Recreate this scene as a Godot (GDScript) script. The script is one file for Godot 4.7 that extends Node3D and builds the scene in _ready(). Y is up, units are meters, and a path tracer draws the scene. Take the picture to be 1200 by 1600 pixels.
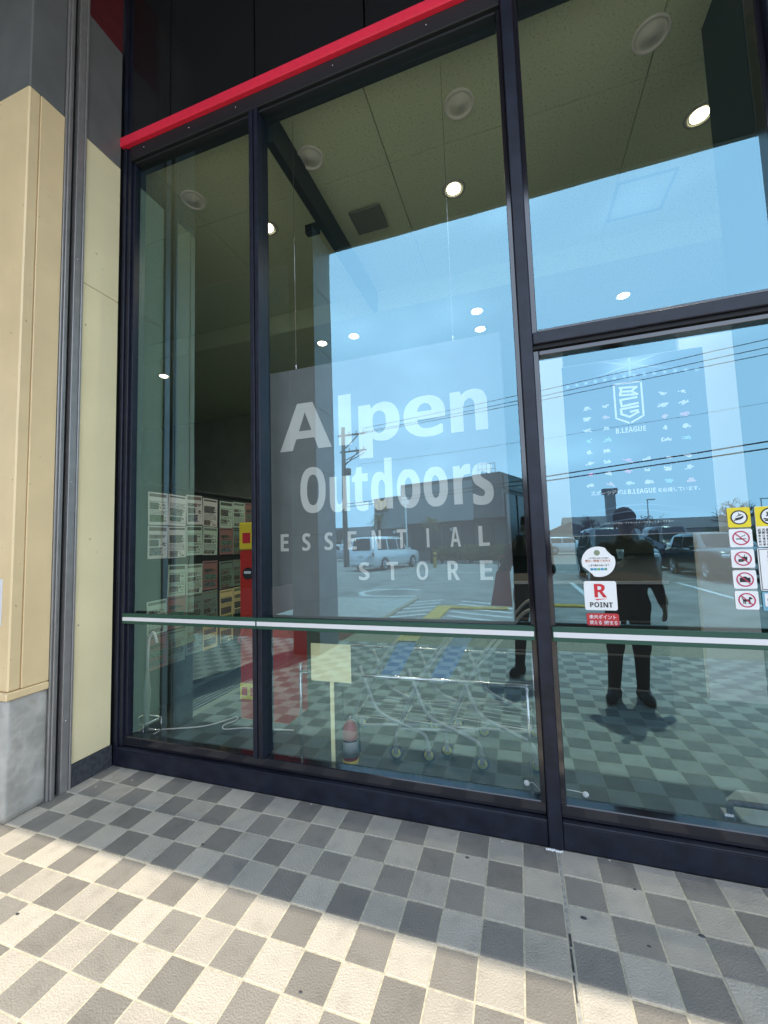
extends Node3D
# A shop front with reflective glazing under a canopy, a tiled pavement, and the car park that the glass mirrors.
# x runs along the shop front, z out of it towards the car park, y up; the glass stands near z = 0.

const TILE := 0.15
const GLASS_Z := -0.06
var rng := RandomNumberGenerator.new()
var M := {}
var mesh_cache := {}

func _ready():
	rng.seed = 20240311
	set_camera_and_light()
	make_materials()
	build_ground()
	build_store()
	build_canopy()
	build_interior()
	build_shop_goods()
	build_stickers()
	build_car_park()
	build_people()

func set_camera_and_light():
	var cam := Camera3D.new()
	cam.name = "camera"
	cam.keep_aspect = Camera3D.KEEP_HEIGHT
	cam.fov = rad_to_deg(2.0 * atan(800.0 / 635.35))
	cam.near = 0.03
	cam.far = 900.0
	cam.position = Vector3(0, 1.446, 2.143)
	cam.basis = Basis(Vector3.UP, deg_to_rad(18.105)) * Basis(Vector3.RIGHT, deg_to_rad(4.329)) * Basis(Vector3.BACK, deg_to_rad(-1.832))
	add_child(cam)
	cam.current = true
	var env := Environment.new()
	env.background_mode = Environment.BG_SKY
	var sky := Sky.new()
	var sm := ProceduralSkyMaterial.new()
	sm.sky_top_color = Color(0.64, 0.78, 1.0).linear_to_srgb()
	sm.sky_horizon_color = Color(0.66, 0.80, 0.98).linear_to_srgb()
	sm.sky_curve = 0.22
	sm.sky_energy_multiplier = 1.25
	sm.ground_horizon_color = Color(0.3, 0.3, 0.3).linear_to_srgb()
	sm.ground_bottom_color = Color(0.2, 0.2, 0.2).linear_to_srgb()
	sm.sky_cover = thin_cloud()
	sm.sky_cover_modulate = Color(1, 1, 1, 0.5)
	sm.sun_angle_max = 12.0
	sm.sun_curve = 0.1
	sky.sky_material = sm
	env.sky = sky
	env.tonemap_mode = Environment.TONE_MAPPER_LINEAR
	env.tonemap_exposure = 1.95
	env.sdfgi_enabled = true
	env.ssao_enabled = true
	env.ssil_enabled = true
	var we := WorldEnvironment.new()
	we.name = "world_environment"
	we.environment = env
	add_child(we)
	var sun := DirectionalLight3D.new()
	sun.name = "sun"
	sun.light_energy = 0.9
	sun.light_color = Color(1.0, 0.95, 0.86)
	sun.light_angular_distance = 0.5
	sun.shadow_enabled = true
	add_child(sun)
	sun.look_at_from_position(Vector3.ZERO, Vector3(-0.8, -6.0, -2.67), Vector3.UP)

func thin_cloud() -> ImageTexture:
	# faint drawn-out cirrus all round the sky
	var n := FastNoiseLite.new()
	n.seed = 12
	n.frequency = 1.0
	n.fractal_octaves = 5
	var im := Image.create(512, 256, false, Image.FORMAT_RGBA8)
	for y in 256:
		var up := PI * (0.5 - (y + 0.5) / 256.0)
		for x in 512:
			var a := TAU * x / 512.0
			var d := Vector3(cos(a) * cos(up), sin(up), sin(a) * cos(up))
			var v := n.get_noise_3d(d.x * 2.2 + d.z, d.y * 7.0, d.z * 2.2 - d.x * 0.6)
			im.set_pixel(x, y, Color(0.95, 0.97, 1.0, clampf((v - 0.02) * 0.9, 0.0, 0.5)))
	return ImageTexture.create_from_image(im)

# ---------------------------------------------------------------- materials

func lin(r, g, b, a = 1.0) -> Color:
	var c := Color(r, g, b).linear_to_srgb()
	c.a = a
	return c

func mat(color: Color, rough := 0.7, metal := 0.0, spec := 0.5) -> StandardMaterial3D:
	var m := StandardMaterial3D.new()
	m.albedo_color = color
	m.roughness = rough
	m.metallic = metal
	m.metallic_specular = spec
	return m

func noise_tex(seed_value: int, freq: float, colors: Array, stops: Array, size := 512, octaves := 4, kind := FastNoiseLite.TYPE_SIMPLEX_SMOOTH) -> NoiseTexture2D:
	var n := FastNoiseLite.new()
	n.seed = seed_value
	n.noise_type = kind
	n.frequency = freq
	n.fractal_octaves = octaves
	var t := NoiseTexture2D.new()
	t.width = size
	t.height = size
	t.seamless = true
	t.noise = n
	if colors.size() > 0:
		var g := Gradient.new()
		g.offsets = PackedFloat32Array(stops)
		g.colors = PackedColorArray(colors)
		t.color_ramp = g
	return t

func grained(color: Color, spread: float, seed_value: int, freq := 0.02, scale := 1.0, rough := 0.75, bump := 0.0, world := true) -> StandardMaterial3D:
	# A colour with mottled grain, mapped on three planes.
	var m := mat(Color.WHITE, rough)
	var c := color.srgb_to_linear()
	var cs := []
	for k in [1.0 - spread, 1.0, 1.0 + spread]:
		cs.append(Color(clampf(c.r * k, 0, 1), clampf(c.g * k, 0, 1), clampf(c.b * k, 0, 1)).linear_to_srgb())
	m.albedo_texture = noise_tex(seed_value, freq, cs, [0.15, 0.5, 0.85])
	m.uv1_triplanar = true
	m.uv1_world_triplanar = world
	m.uv1_scale = Vector3.ONE * scale
	if bump > 0.0:
		m.heightmap_enabled = true
		m.heightmap_texture = noise_tex(seed_value + 7, freq * 2.0, [], [])
		m.heightmap_scale = bump
	return m

func make_materials():
	# coated solar-control glass: mirrors part of the light and lets the rest through
	var g := ORMMaterial3D.new()
	var im := Image.create(4, 4, false, Image.FORMAT_RGB8)
	im.fill(Color(1, 0, 1))
	g.orm_texture = ImageTexture.create_from_image(im)
	g.albedo_color = lin(0.38, 0.70, 0.83, 0.295)
	g.transparency = BaseMaterial3D.TRANSPARENCY_ALPHA
	g.cull_mode = BaseMaterial3D.CULL_DISABLED
	M.glass = g
	var clear := mat(Color(0.9, 0.95, 0.95, 0.04), 0.02)
	clear.transparency = BaseMaterial3D.TRANSPARENCY_ALPHA
	M.clear_glass = clear

	var frame := grained(lin(0.010, 0.012, 0.023), 0.35, 3, 0.012, 1.4, 0.45)
	frame.metallic_specular = 0.45
	scuffed(frame, Color(0.42, 0.42, 0.44), 203)
	M.frame = frame
	var bead := mat(lin(0.014, 0.013, 0.018), 0.10)
	bead.metallic_specular = 0.7
	M.bead = bead
	M.black = mat(lin(0.010, 0.011, 0.012), 0.55)
	M.gasket = mat(lin(0.006, 0.006, 0.007), 0.7)
	var sp := mat(lin(0.012, 0.013, 0.014), 0.16)
	sp.metallic_specular = 0.55
	M.spandrel = sp
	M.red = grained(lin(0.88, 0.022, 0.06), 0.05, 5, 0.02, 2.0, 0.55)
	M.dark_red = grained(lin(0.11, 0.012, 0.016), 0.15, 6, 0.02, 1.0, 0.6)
	M.yellow_panel = grained(lin(0.90, 0.77, 0.46), 0.04, 8, 0.006, 0.5, 0.6)
	scuffed(M.yellow_panel, Color(0.34, 0.32, 0.26), 201)
	M.beige = grained(lin(0.89, 0.67, 0.37), 0.05, 9, 0.006, 0.6, 0.36)
	scuffed(M.beige, Color(0.40, 0.30, 0.20), 202)
	M.grey_panel = grained(lin(0.165, 0.165, 0.155), 0.10, 10, 0.008, 0.5, 0.26)
	M.base_dark = grained(lin(0.055, 0.058, 0.066), 0.35, 11, 0.02, 2.5, 0.6)
	M.steel = grained(lin(0.33, 0.31, 0.29), 0.10, 12, 0.01, 1.5, 0.36)
	M.steel.metallic = 0.35
	M.concrete = concrete_material()
	M.green_film = mat(lin(0.018, 0.075, 0.048), 0.5)
	M.white_film = mat(lin(0.72, 0.70, 0.70), 0.5)
	M.chrome = mat(lin(0.72, 0.74, 0.74), 0.18, 0.9)
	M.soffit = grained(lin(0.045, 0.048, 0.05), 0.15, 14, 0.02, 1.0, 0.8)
	M.column = grained(lin(0.20, 0.22, 0.24), 0.10, 15, 0.01, 0.8, 0.45)
	M.white = mat(lin(0.78, 0.78, 0.76), 0.55)
	M.paper = mat(lin(0.68, 0.68, 0.64), 0.85)
	M.black_ink = mat(lin(0.02, 0.02, 0.02), 0.7)
	M.red_ink = mat(lin(0.58, 0.02, 0.03), 0.6)
	M.crimson_ink = mat(lin(0.50, 0.03, 0.10), 0.6)
	M.yellow_ink = mat(lin(0.80, 0.62, 0.03), 0.6)
	M.mortar = grained(lin(0.50, 0.46, 0.36), 0.18, 17, 0.03, 3.0, 0.95, 0.1)
	# paving tiles: two clays, three batches each, with the raised grain of slip-proof tile
	var grain := noise_tex(21, 0.17, [], [], 512, 3)
	for k in 3:
		var li := [0.46, 0.49, 0.425][k] as float
		var dk := [0.235, 0.26, 0.215][k] as float
		M["tile_light_%d" % k] = tile_material(Color(li, li * 0.92, li * 0.795), 31 + k, grain)
		M["tile_dark_%d" % k] = tile_material(Color(dk, dk * 0.935, dk * 0.84), 41 + k, grain)
	M.brick = grained(lin(0.20, 0.085, 0.06), 0.25, 22, 0.02, 1.5, 0.9, 0.2)
	M.kerb = grained(lin(0.33, 0.28, 0.19), 0.2, 23, 0.02, 1.5, 0.9, 0.2)
	M.slab = grained(lin(0.42, 0.43, 0.41), 0.12, 24, 0.01, 0.5, 0.9, 0.2)
	M.asphalt = grained(lin(0.245, 0.24, 0.22), 0.22, 25, 0.006, 0.25, 0.95, 0.4)
	M.road_paint = grained(lin(0.66, 0.67, 0.66), 0.22, 26, 0.03, 1.5, 0.8)
	M.tactile = grained(lin(0.62, 0.42, 0.08), 0.2, 27, 0.03, 1.5, 0.85)
	M.grate = mat(lin(0.42, 0.42, 0.40), 0.5, 0.0)
	M.pit = mat(lin(0.01, 0.01, 0.011), 0.95)

func scuffed(m: StandardMaterial3D, c: Color, seed_value: int):
	# sparse small scuffs and chips
	var on := Color(c.r, c.g, c.b, 0.55)
	var off := Color(c.r, c.g, c.b, 0.0)
	m.detail_enabled = true
	m.detail_albedo = noise_tex(seed_value, 0.035, [off, off, on, on], [0.0, 0.875, 0.90, 1.0], 1024, 4)
	m.detail_blend_mode = BaseMaterial3D.BLEND_MODE_MIX
	m.detail_uv_layer = BaseMaterial3D.DETAIL_UV_1

func tile_material(c: Color, seed_value: int, grain: Texture2D) -> StandardMaterial3D:
	var m := mat(Color.WHITE, 0.62)
	m.metallic_specular = 0.42
	var cs := []
	for k in [0.86, 0.975, 1.0, 1.05]:
		cs.append(Color(c.r * k, c.g * k, c.b * k).linear_to_srgb())
	m.albedo_texture = noise_tex(seed_value, 0.012, cs, [0.08, 0.35, 0.6, 0.95], 512, 6)
	m.uv1_triplanar = true
	m.uv1_world_triplanar = true
	m.uv1_scale = Vector3(1.3, 1.3, 1.3)
	m.heightmap_enabled = true
	m.heightmap_texture = grain
	m.heightmap_scale = 0.24
	return m

func concrete_material() -> StandardMaterial3D:
	var m := grained(lin(0.43, 0.41, 0.36), 0.20, 13, 0.008, 0.9, 0.9, 0.5)
	var t := noise_tex(99, 0.012, [Color(1, 1, 1, 0), Color(1, 1, 1, 0), Color(0.78, 0.76, 0.71, 0.30), Color(0.52, 0.50, 0.46, 0.35)], [0.0, 0.5, 0.72, 0.95], 512, 7)
	m.detail_enabled = true
	m.detail_albedo = t
	m.detail_blend_mode = BaseMaterial3D.BLEND_MODE_MIX
	m.detail_uv_layer = BaseMaterial3D.DETAIL_UV_1
	return m

# ---------------------------------------------------------------- shapes

func quad(st: SurfaceTool, a: Vector3, b: Vector3, c: Vector3, d: Vector3):
	# a, b, c, d run counter-clockwise as seen from the front
	for v in [a, c, b, a, d, c]:
		st.add_vertex(v)

func tri(st: SurfaceTool, a: Vector3, b: Vector3, c: Vector3):
	for v in [a, c, b]:
		st.add_vertex(v)

func begin(smooth := false) -> SurfaceTool:
	var st := SurfaceTool.new()
	st.begin(Mesh.PRIMITIVE_TRIANGLES)
	st.set_smooth_group(0 if smooth else -1)
	return st

func done(st: SurfaceTool) -> ArrayMesh:
	st.generate_normals()
	return st.commit()

func put_box(st: SurfaceTool, c: Vector3, size: Vector3, bevel := 0.0):
	var h := size * 0.5
	var bv := minf(bevel, minf(h.x, minf(h.y, h.z)) * 0.9)
	if bv <= 0.0:
		var p := []
		for k in 8:
			p.append(c + Vector3(h.x if k & 1 else -h.x, h.y if k & 2 else -h.y, h.z if k & 4 else -h.z))
		quad(st, p[4], p[5], p[7], p[6])
		quad(st, p[1], p[0], p[2], p[3])
		quad(st, p[5], p[1], p[3], p[7])
		quad(st, p[0], p[4], p[6], p[2])
		quad(st, p[6], p[7], p[3], p[2])
		quad(st, p[0], p[1], p[5], p[4])
		return
	var q := {}
	for sx in [-1, 1]:
		for sy in [-1, 1]:
			for sz in [-1, 1]:
				var s := Vector3(sx, sy, sz)
				for ax in 3:
					var v := Vector3(sx * (h.x - bv), sy * (h.y - bv), sz * (h.z - bv))
					v[ax] = s[ax] * h[ax]
					q[[sx, sy, sz, ax]] = c + v
	for ax in 3:
		var u := (ax + 1) % 3
		var w := (ax + 2) % 3
		for s in [-1, 1]:
			var pts := []
			for uw in [[-1, -1], [1, -1], [1, 1], [-1, 1]]:
				var k := [0, 0, 0]
				k[ax] = s
				k[u] = uw[0]
				k[w] = uw[1]
				pts.append(q[[k[0], k[1], k[2], ax]])
			if s < 0:
				pts.reverse()
			quad(st, pts[0], pts[1], pts[2], pts[3])
		# edges that run along this axis
		for su in [-1, 1]:
			for sw in [-1, 1]:
				var a := [0, 0, 0]
				a[u] = su
				a[w] = sw
				a[ax] = -1
				var b := a.duplicate()
				b[ax] = 1
				var e := [q[[a[0], a[1], a[2], u]], q[[a[0], a[1], a[2], w]], q[[b[0], b[1], b[2], w]], q[[b[0], b[1], b[2], u]]]
				if su * sw < 0:
					e.reverse()
				quad(st, e[0], e[1], e[2], e[3])
	for sx in [-1, 1]:
		for sy in [-1, 1]:
			for sz in [-1, 1]:
				var e := [q[[sx, sy, sz, 0]], q[[sx, sy, sz, 1]], q[[sx, sy, sz, 2]]]
				if sx * sy * sz < 0:
					e.reverse()
				tri(st, e[0], e[1], e[2])

func box_mesh(size: Vector3, bevel := 0.0) -> Mesh:
	var key := [size.snapped(Vector3.ONE * 0.0001), bevel]
	if not mesh_cache.has(key):
		var st := begin()
		put_box(st, Vector3.ZERO, size, bevel)
		mesh_cache[key] = done(st)
	return mesh_cache[key]

func put_tube(st: SurfaceTool, pts: Array, r, sides := 8, caps := true):
	# r: one radius or one per point
	var n := pts.size()
	var rings := []
	var side := Vector3.ZERO
	for i in n:
		var t: Vector3 = (pts[mini(i + 1, n - 1)] - pts[maxi(i - 1, 0)]).normalized()
		if side == Vector3.ZERO:
			side = t.cross(Vector3.UP if absf(t.y) < 0.9 else Vector3.RIGHT).normalized()
		side = (side - t * side.dot(t)).normalized()
		var up := t.cross(side)
		var rad: float = r[i] if r is Array else r
		var ring := []
		for k in sides:
			var a := TAU * k / sides
			ring.append(pts[i] + (side * cos(a) + up * sin(a)) * rad)
		rings.append(ring)
	for i in n - 1:
		for k in sides:
			var l := (k + 1) % sides
			quad(st, rings[i][k], rings[i][l], rings[i + 1][l], rings[i + 1][k])
	if caps:
		for k in range(1, sides - 1):
			tri(st, rings[0][0], rings[0][k + 1], rings[0][k])
			tri(st, rings[n - 1][0], rings[n - 1][k], rings[n - 1][k + 1])

func tube_mesh(pts: Array, r, sides := 8) -> Mesh:
	var st := begin(true)
	put_tube(st, pts, r, sides)
	return done(st)

func round_path(pts: Array, radius: float, steps := 4) -> Array:
	# the polyline with its corners rounded
	var out := [pts[0]]
	for i in range(1, pts.size() - 1):
		var a: Vector3 = pts[i - 1]
		var b: Vector3 = pts[i]
		var c: Vector3 = pts[i + 1]
		var ra := minf(radius, a.distance_to(b) * 0.45)
		var rc := minf(radius, c.distance_to(b) * 0.45)
		var p := b + (a - b).normalized() * ra
		var q := b + (c - b).normalized() * rc
		for k in steps + 1:
			var t := float(k) / steps
			out.append(p.lerp(b, t).lerp(b.lerp(q, t), t))
	out.append(pts[-1])
	return out

func put_lathe(st: SurfaceTool, profile: Array, sides := 20, at := Vector3.ZERO, axis := Basis()):
	# profile: Vector2(radius, height) from bottom to top, the solid to its left
	for i in profile.size() - 1:
		for k in sides:
			var a := TAU * k / sides
			var b := TAU * (k + 1) / sides
			var p: Vector2 = profile[i]
			var q: Vector2 = profile[i + 1]
			var f := func(r: float, y: float, an: float): return at + axis * Vector3(r * cos(an), y, -r * sin(an))
			var va = f.call(p.x, p.y, a)
			var vb = f.call(p.x, p.y, b)
			var vc = f.call(q.x, q.y, b)
			var vd = f.call(q.x, q.y, a)
			if p.x < 1e-6:
				tri(st, va, vc, vd)
			elif q.x < 1e-6:
				tri(st, va, vb, vd)
			else:
				quad(st, va, vb, vc, vd)

func lathe_mesh(profile: Array, sides := 20, smooth := true, axis := Basis()) -> Mesh:
	var st := begin(smooth)
	put_lathe(st, profile, sides, Vector3.ZERO, axis)
	return done(st)

func put_plate(st: SurfaceTool, outline: PackedVector2Array, depth: float, z := 0.0):
	# a flat plate cut to an outline in x and y, its face at z, reaching back by depth
	var o := outline
	if Geometry2D.is_polygon_clockwise(o):
		o.reverse()
	var ids := Geometry2D.triangulate_polygon(o)
	for i in range(0, ids.size(), 3):
		var a := o[ids[i]]
		var b := o[ids[i + 1]]
		var c := o[ids[i + 2]]
		if (b - a).cross(c - a) < 0:
			var s := b
			b = c
			c = s
		tri(st, Vector3(a.x, a.y, z), Vector3(b.x, b.y, z), Vector3(c.x, c.y, z))
		tri(st, Vector3(a.x, a.y, z - depth), Vector3(c.x, c.y, z - depth), Vector3(b.x, b.y, z - depth))
	for i in o.size():
		var a := o[i]
		var b := o[(i + 1) % o.size()]
		quad(st, Vector3(a.x, a.y, z - depth), Vector3(b.x, b.y, z - depth), Vector3(b.x, b.y, z), Vector3(a.x, a.y, z))

func plate_mesh(outline, depth: float) -> Mesh:
	var st := begin()
	put_plate(st, PackedVector2Array(outline), depth)
	return done(st)

func rounded_rect(w: float, h: float, r: float, steps := 5) -> PackedVector2Array:
	var o := PackedVector2Array()
	for k in 4:
		var c := Vector2((w / 2 - r) * [1, -1, -1, 1][k], (h / 2 - r) * [1, 1, -1, -1][k])
		for i in steps + 1:
			var a := PI / 2 * (k + float(i) / steps)
			o.append(c + Vector2(cos(a), sin(a)) * r)
	return o

func disc(r: float, n := 28) -> PackedVector2Array:
	var o := PackedVector2Array()
	for k in n:
		o.append(Vector2(cos(TAU * k / n), sin(TAU * k / n)) * r)
	return o

func put_ring(st: SurfaceTool, c: Vector2, r0: float, r1: float, z: float, depth: float, n := 28):
	for k in n:
		var a := Vector2(cos(TAU * k / n), sin(TAU * k / n))
		var b := Vector2(cos(TAU * (k + 1) / n), sin(TAU * (k + 1) / n))
		var f := func(v: Vector2, r: float, zz: float): return Vector3(c.x + v.x * r, c.y + v.y * r, zz)
		quad(st, f.call(a, r0, z), f.call(a, r1, z), f.call(b, r1, z), f.call(b, r0, z))
		quad(st, f.call(a, r1, z - depth), f.call(b, r1, z - depth), f.call(b, r1, z), f.call(a, r1, z))
		quad(st, f.call(b, r0, z - depth), f.call(a, r0, z - depth), f.call(a, r0, z), f.call(b, r0, z))

func put_stroke(st: SurfaceTool, pts: Array, w: float, z: float, depth: float):
	# a pen stroke through 2-D points, as a thin raised bar
	for i in pts.size() - 1:
		var a: Vector2 = pts[i]
		var b: Vector2 = pts[i + 1]
		var d := (b - a).normalized()
		var n := Vector2(-d.y, d.x) * w * 0.5
		var e := d * w * 0.35
		put_plate(st, PackedVector2Array([a - e - n, b + e - n, b + e + n, a - e + n]), depth, z + 0.00005 * i)

# ---------------------------------------------------------------- nodes

var taken := {}

func numbered(called: String) -> String:
	var n: int = taken.get(called, -1) + 1
	taken[called] = n
	return called if n == 0 else "%s_%03d" % [called, n]

func tag(o: Node, label: String, category: String, group := "") -> Node:
	o.set_meta("label", label)
	o.set_meta("category", category)
	if group:
		o.set_meta("group", group)
	return o

func thing(called: String, label: String, category: String, at := Vector3.ZERO, turn := 0.0, group := "") -> Node3D:
	var o := Node3D.new()
	o.name = numbered(called)
	add_child(o, true)
	o.position = at
	o.rotation.y = turn
	tag(o, label, category, group)
	return o

func obj(called: String, mesh: Mesh, material: Material, parent: Node, at := Vector3.ZERO, basis := Basis()) -> MeshInstance3D:
	var o := MeshInstance3D.new()
	o.name = numbered(called) if parent == self else called
	o.mesh = mesh
	o.material_override = material
	o.transform = Transform3D(basis, at)
	o.cast_shadow = GeometryInstance3D.SHADOW_CASTING_SETTING_ON
	parent.add_child(o, true)
	return o

func single(called: String, mesh: Mesh, material: Material, label: String, category: String, at := Vector3.ZERO, basis := Basis(), group := "") -> MeshInstance3D:
	var o := obj(called, mesh, material, self, at, basis)
	tag(o, label, category, group)
	return o

func structure(called: String, mesh: Mesh, material: Material, at := Vector3.ZERO) -> MeshInstance3D:
	var o := obj(called, mesh, material, self, at)
	o.set_meta("kind", "structure")
	return o

func box(called: String, parent: Node, c: Vector3, size: Vector3, material: Material, bevel := 0.002) -> MeshInstance3D:
	return obj(called, box_mesh(size, bevel), material, parent, c)

func span(called: String, parent: Node, lo: Vector3, hi: Vector3, material: Material, bevel := 0.002) -> MeshInstance3D:
	return box(called, parent, (lo + hi) * 0.5, hi - lo, material, bevel)

var fonts := {}

func font(bold: bool) -> Font:
	if not fonts.has(bold):
		var f := SystemFont.new()
		f.font_names = PackedStringArray(["Droid Sans"])
		f.font_weight = 700 if bold else 400
		fonts[bold] = f
	return fonts[bold]

func lettering(called: String, words: String, parent: Node, lo: Vector2, hi: Vector2, z: float, material: Material, bold := true, depth := 0.002) -> MeshInstance3D:
	# words fitted between two corners of an upright plane at z
	var t := TextMesh.new()
	t.text = words
	t.font = font(bold)
	t.font_size = 64
	t.pixel_size = 0.01
	t.depth = 0.02
	t.curve_step = 1.0
	var b := t.get_aabb()
	var s := Vector3((hi.x - lo.x) / b.size.x, (hi.y - lo.y) / b.size.y, depth / 0.02)
	var c := b.get_center()
	return obj(called, t, material, parent, Vector3((lo.x + hi.x) / 2 - c.x * s.x, (lo.y + hi.y) / 2 - c.y * s.y, z), Basis.from_scale(s))

# ---------------------------------------------------------------- ground

func slab_at(called: String, lo: Vector3, hi: Vector3, material: Material) -> MeshInstance3D:
	return structure(called, box_mesh(hi - lo), material, (lo + hi) * 0.5)

func build_ground():
	# asphalt of the car park and all beyond it, one sheet to the horizon
	var pm := PlaneMesh.new()
	pm.size = Vector2(1400, 1400)
	structure("ground", pm, M.asphalt, Vector3(0, -0.022, 300))
	var pave := slab_at("pavement", Vector3(-9, -0.3, 0.0), Vector3(9, -0.0016, 3.40), M.mortar)
	lay_tiles(pave)
	slab_at("brick_paving", Vector3(-9, -0.3, 3.41), Vector3(-2.61, -0.004, 4.10), M.brick)
	slab_at("kerb", Vector3(-2.60, -0.3, 3.41), Vector3(9, -0.004, 4.10), M.kerb)
	slab_at("footpath", Vector3(-9, -0.3, 4.11), Vector3(-2.60, 0.0, 8.0), M.slab)
	box("kerb_stone", get_node("footpath"), Vector3(3.255, 0.03, 0), Vector3(0.11, 0.26, 3.88), M.kerb, 0.008)
	# expansion joint in the paving in front of the wide post: old sealant with dirt
	var st := begin()
	var zs := 0.004
	while zs < 2.6:
		var l := rng.randf_range(0.05, 0.14)
		var w := rng.randf_range(0.0085, 0.0125)
		if zs > 0.36 and rng.randf() < 0.75:
			put_box(st, Vector3(0.099 + rng.randf_range(-0.002, 0.002), -0.0012, zs + l / 2), Vector3(w * rng.randf_range(0.5, 0.95), 0.004, l * 0.9), 0.0015)
		zs += l
	obj("expansion_joint", done(st), grained(lin(0.07, 0.066, 0.06), 0.6, 61, 0.03, 3.0, 0.95, 0.2), pave, -pave.position)
	span("joint_sealant", pave, Vector3(0.0925, -0.02, 0.002) - pave.position, Vector3(0.1055, -0.0007, 3.39) - pave.position, grained(lin(0.36, 0.35, 0.32), 0.25, 62, 0.03, 3.0, 0.8, 0.1), 0.001)
	# trodden gum and specks of litter on the paving
	for g in [[0.158, 0.345, 0.010], [0.55, 0.305, 0.009], [-0.30, 0.165, 0.008], [0.375, 0.15, 0.005], [0.36, 0.40, 0.006], [-1.55, 0.43, 0.007], [-0.75, 0.88, 0.006], [-2.0, 0.95, 0.007]]:
		obj("gum_spot", lathe_mesh([Vector2(g[2], 0), Vector2(g[2] * 0.85, 0.0012), Vector2(g[2] * 0.4, 0.0018), Vector2(0, 0.002)], 9), M.base_dark, pave, Vector3(g[0], 0.0004, g[1]) - pave.position, Basis.from_scale(Vector3(1.25, 1, 0.8)))
	for g in [[-2.62, 0.16], [-2.40, 0.10], [-2.56, 0.215], [-2.63, 0.30], [-1.18, 0.012], [-0.15, 0.02], [0.31, 0.012]]:
		obj("litter_speck", box_mesh(Vector3(0.011, 0.0015, 0.005), 0.0005), M.paper, pave, Vector3(g[0], 0.0015, g[1]) - pave.position, Basis(Vector3.UP, g[0] * 7.0))
	# drain grating running out along the side of the entrance
	var gr := thing("drain_grating", "long steel drain grating let into the paving beside the clad column", "drain", Vector3(-3.07, 0, 0.7))
	span("channel", gr, Vector3(-0.22, -0.005, 0), Vector3(0.22, 0.0005, 1.85), M.pit, 0.0)
	for k in 9:
		span("bar", gr, Vector3(-0.216 + k * 0.05, 0.0015, 0.004), Vector3(-0.216 + k * 0.05 + 0.03, 0.006, 1.846), M.grate, 0.001)
	# yellow guide blocks leading to the entrance
	var path := thing("guide_paving", "yellow ribbed guide paving running out from the kerb and turning", "paving")
	var cells := []
	for k in 11:
		cells.append([Vector3(-1.63, 0, 3.72 + 0.3 * k), false])
	for k in 4:
		cells.append([Vector3(-1.33 + 0.3 * k, 0, 6.72), true])
	for k in 3:
		cells.append([Vector3(0.75 + 0.3 * k, 0, 7.3), true])
	for c in cells:
		var b := box("block", path, c[0] + Vector3(0, -0.008, 0), Vector3(0.296, 0.03, 0.296), M.tactile, 0.003)
		var s2 := begin()
		for r in 4:
			var off := -0.11 + r * 0.073
			if c[1]:
				put_box(s2, Vector3(0, 0.017, off), Vector3(0.26, 0.006, 0.03), 0.002)
			else:
				put_box(s2, Vector3(off, 0.017, 0), Vector3(0.03, 0.006, 0.26), 0.002)
		obj("rib", done(s2), M.tactile, b)
	# painted markings of the car park
	var hatch := thing("hatch_marking", "white diagonal hatching painted on asphalt beside the guide paving", "road marking", Vector3(0, -0.018, 0))
	for k in 7:
		var z0 := 4.5 + k * 0.5
		put_stripe(hatch, Vector3(-2.5, 0, z0), Vector3(-1.84, 0, z0 + 0.42), 0.13)
		put_stripe(hatch, Vector3(-1.40, 0, z0 + 0.3), Vector3(-0.2, 0, z0 - 0.25), 0.13)
	var arrow := thing("lane_arrow", "curved white lane arrow painted on the car park asphalt", "road marking", Vector3(0, -0.018, 0))
	var pts := []
	for k in 13:
		var a := PI * (0.15 + 1.1 * k / 12.0)
		pts.append(Vector3(-3.6 - 0.95 * sin(a), 0, 9.35 - 0.85 * cos(a)))
	for k in 12:
		put_stripe(arrow, pts[k], pts[k + 1], 0.17)
	put_stripe(arrow, Vector3(-4.35, 0, 8.52), Vector3(-2.72, 0, 8.6), 0.16)
	put_stripe(arrow, Vector3(-4.5, 0, 10.2), Vector3(-3.75, 0, 10.2), 0.15)
	var bay_names := ["white bay line left of the grey wagon", "white bay line between the grey wagon and the dark sedan", "white bay line right of the dark sedan"]
	for k in 3:
		var bl := thing("bay_line", bay_names[k] + " on the asphalt", "road marking", Vector3(1.55 + 2.9 * k, -0.018, 0), 0.0, "painted parking bay lines")
		put_stripe(bl, Vector3(0, 0, 7.2), Vector3(0, 0, 12.2), 0.13)
	for k in 2:
		var lane := thing("lane_line", ["near", "far"][k] + " one of two long white edge lines across the car park", "road marking", Vector3(0, -0.018, 0))
		var zz: float = [16.6, 22.6][k]
		put_stripe(lane, Vector3(-40, 0, zz + 1.5), Vector3(40, 0, zz - 1.5), 0.15)

func put_stripe(parent: Node, a: Vector3, b: Vector3, w: float):
	var d := (b - a).normalized()
	var n := Vector3(-d.z, 0, d.x) * w * 0.5
	var s2 := begin()
	var up := d.cross(n)
	if up.y < 0:
		n = -n
	quad(s2, a + n, b + n, b - n, a - n)
	obj("stripe", done(s2), M.road_paint, parent)

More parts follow.
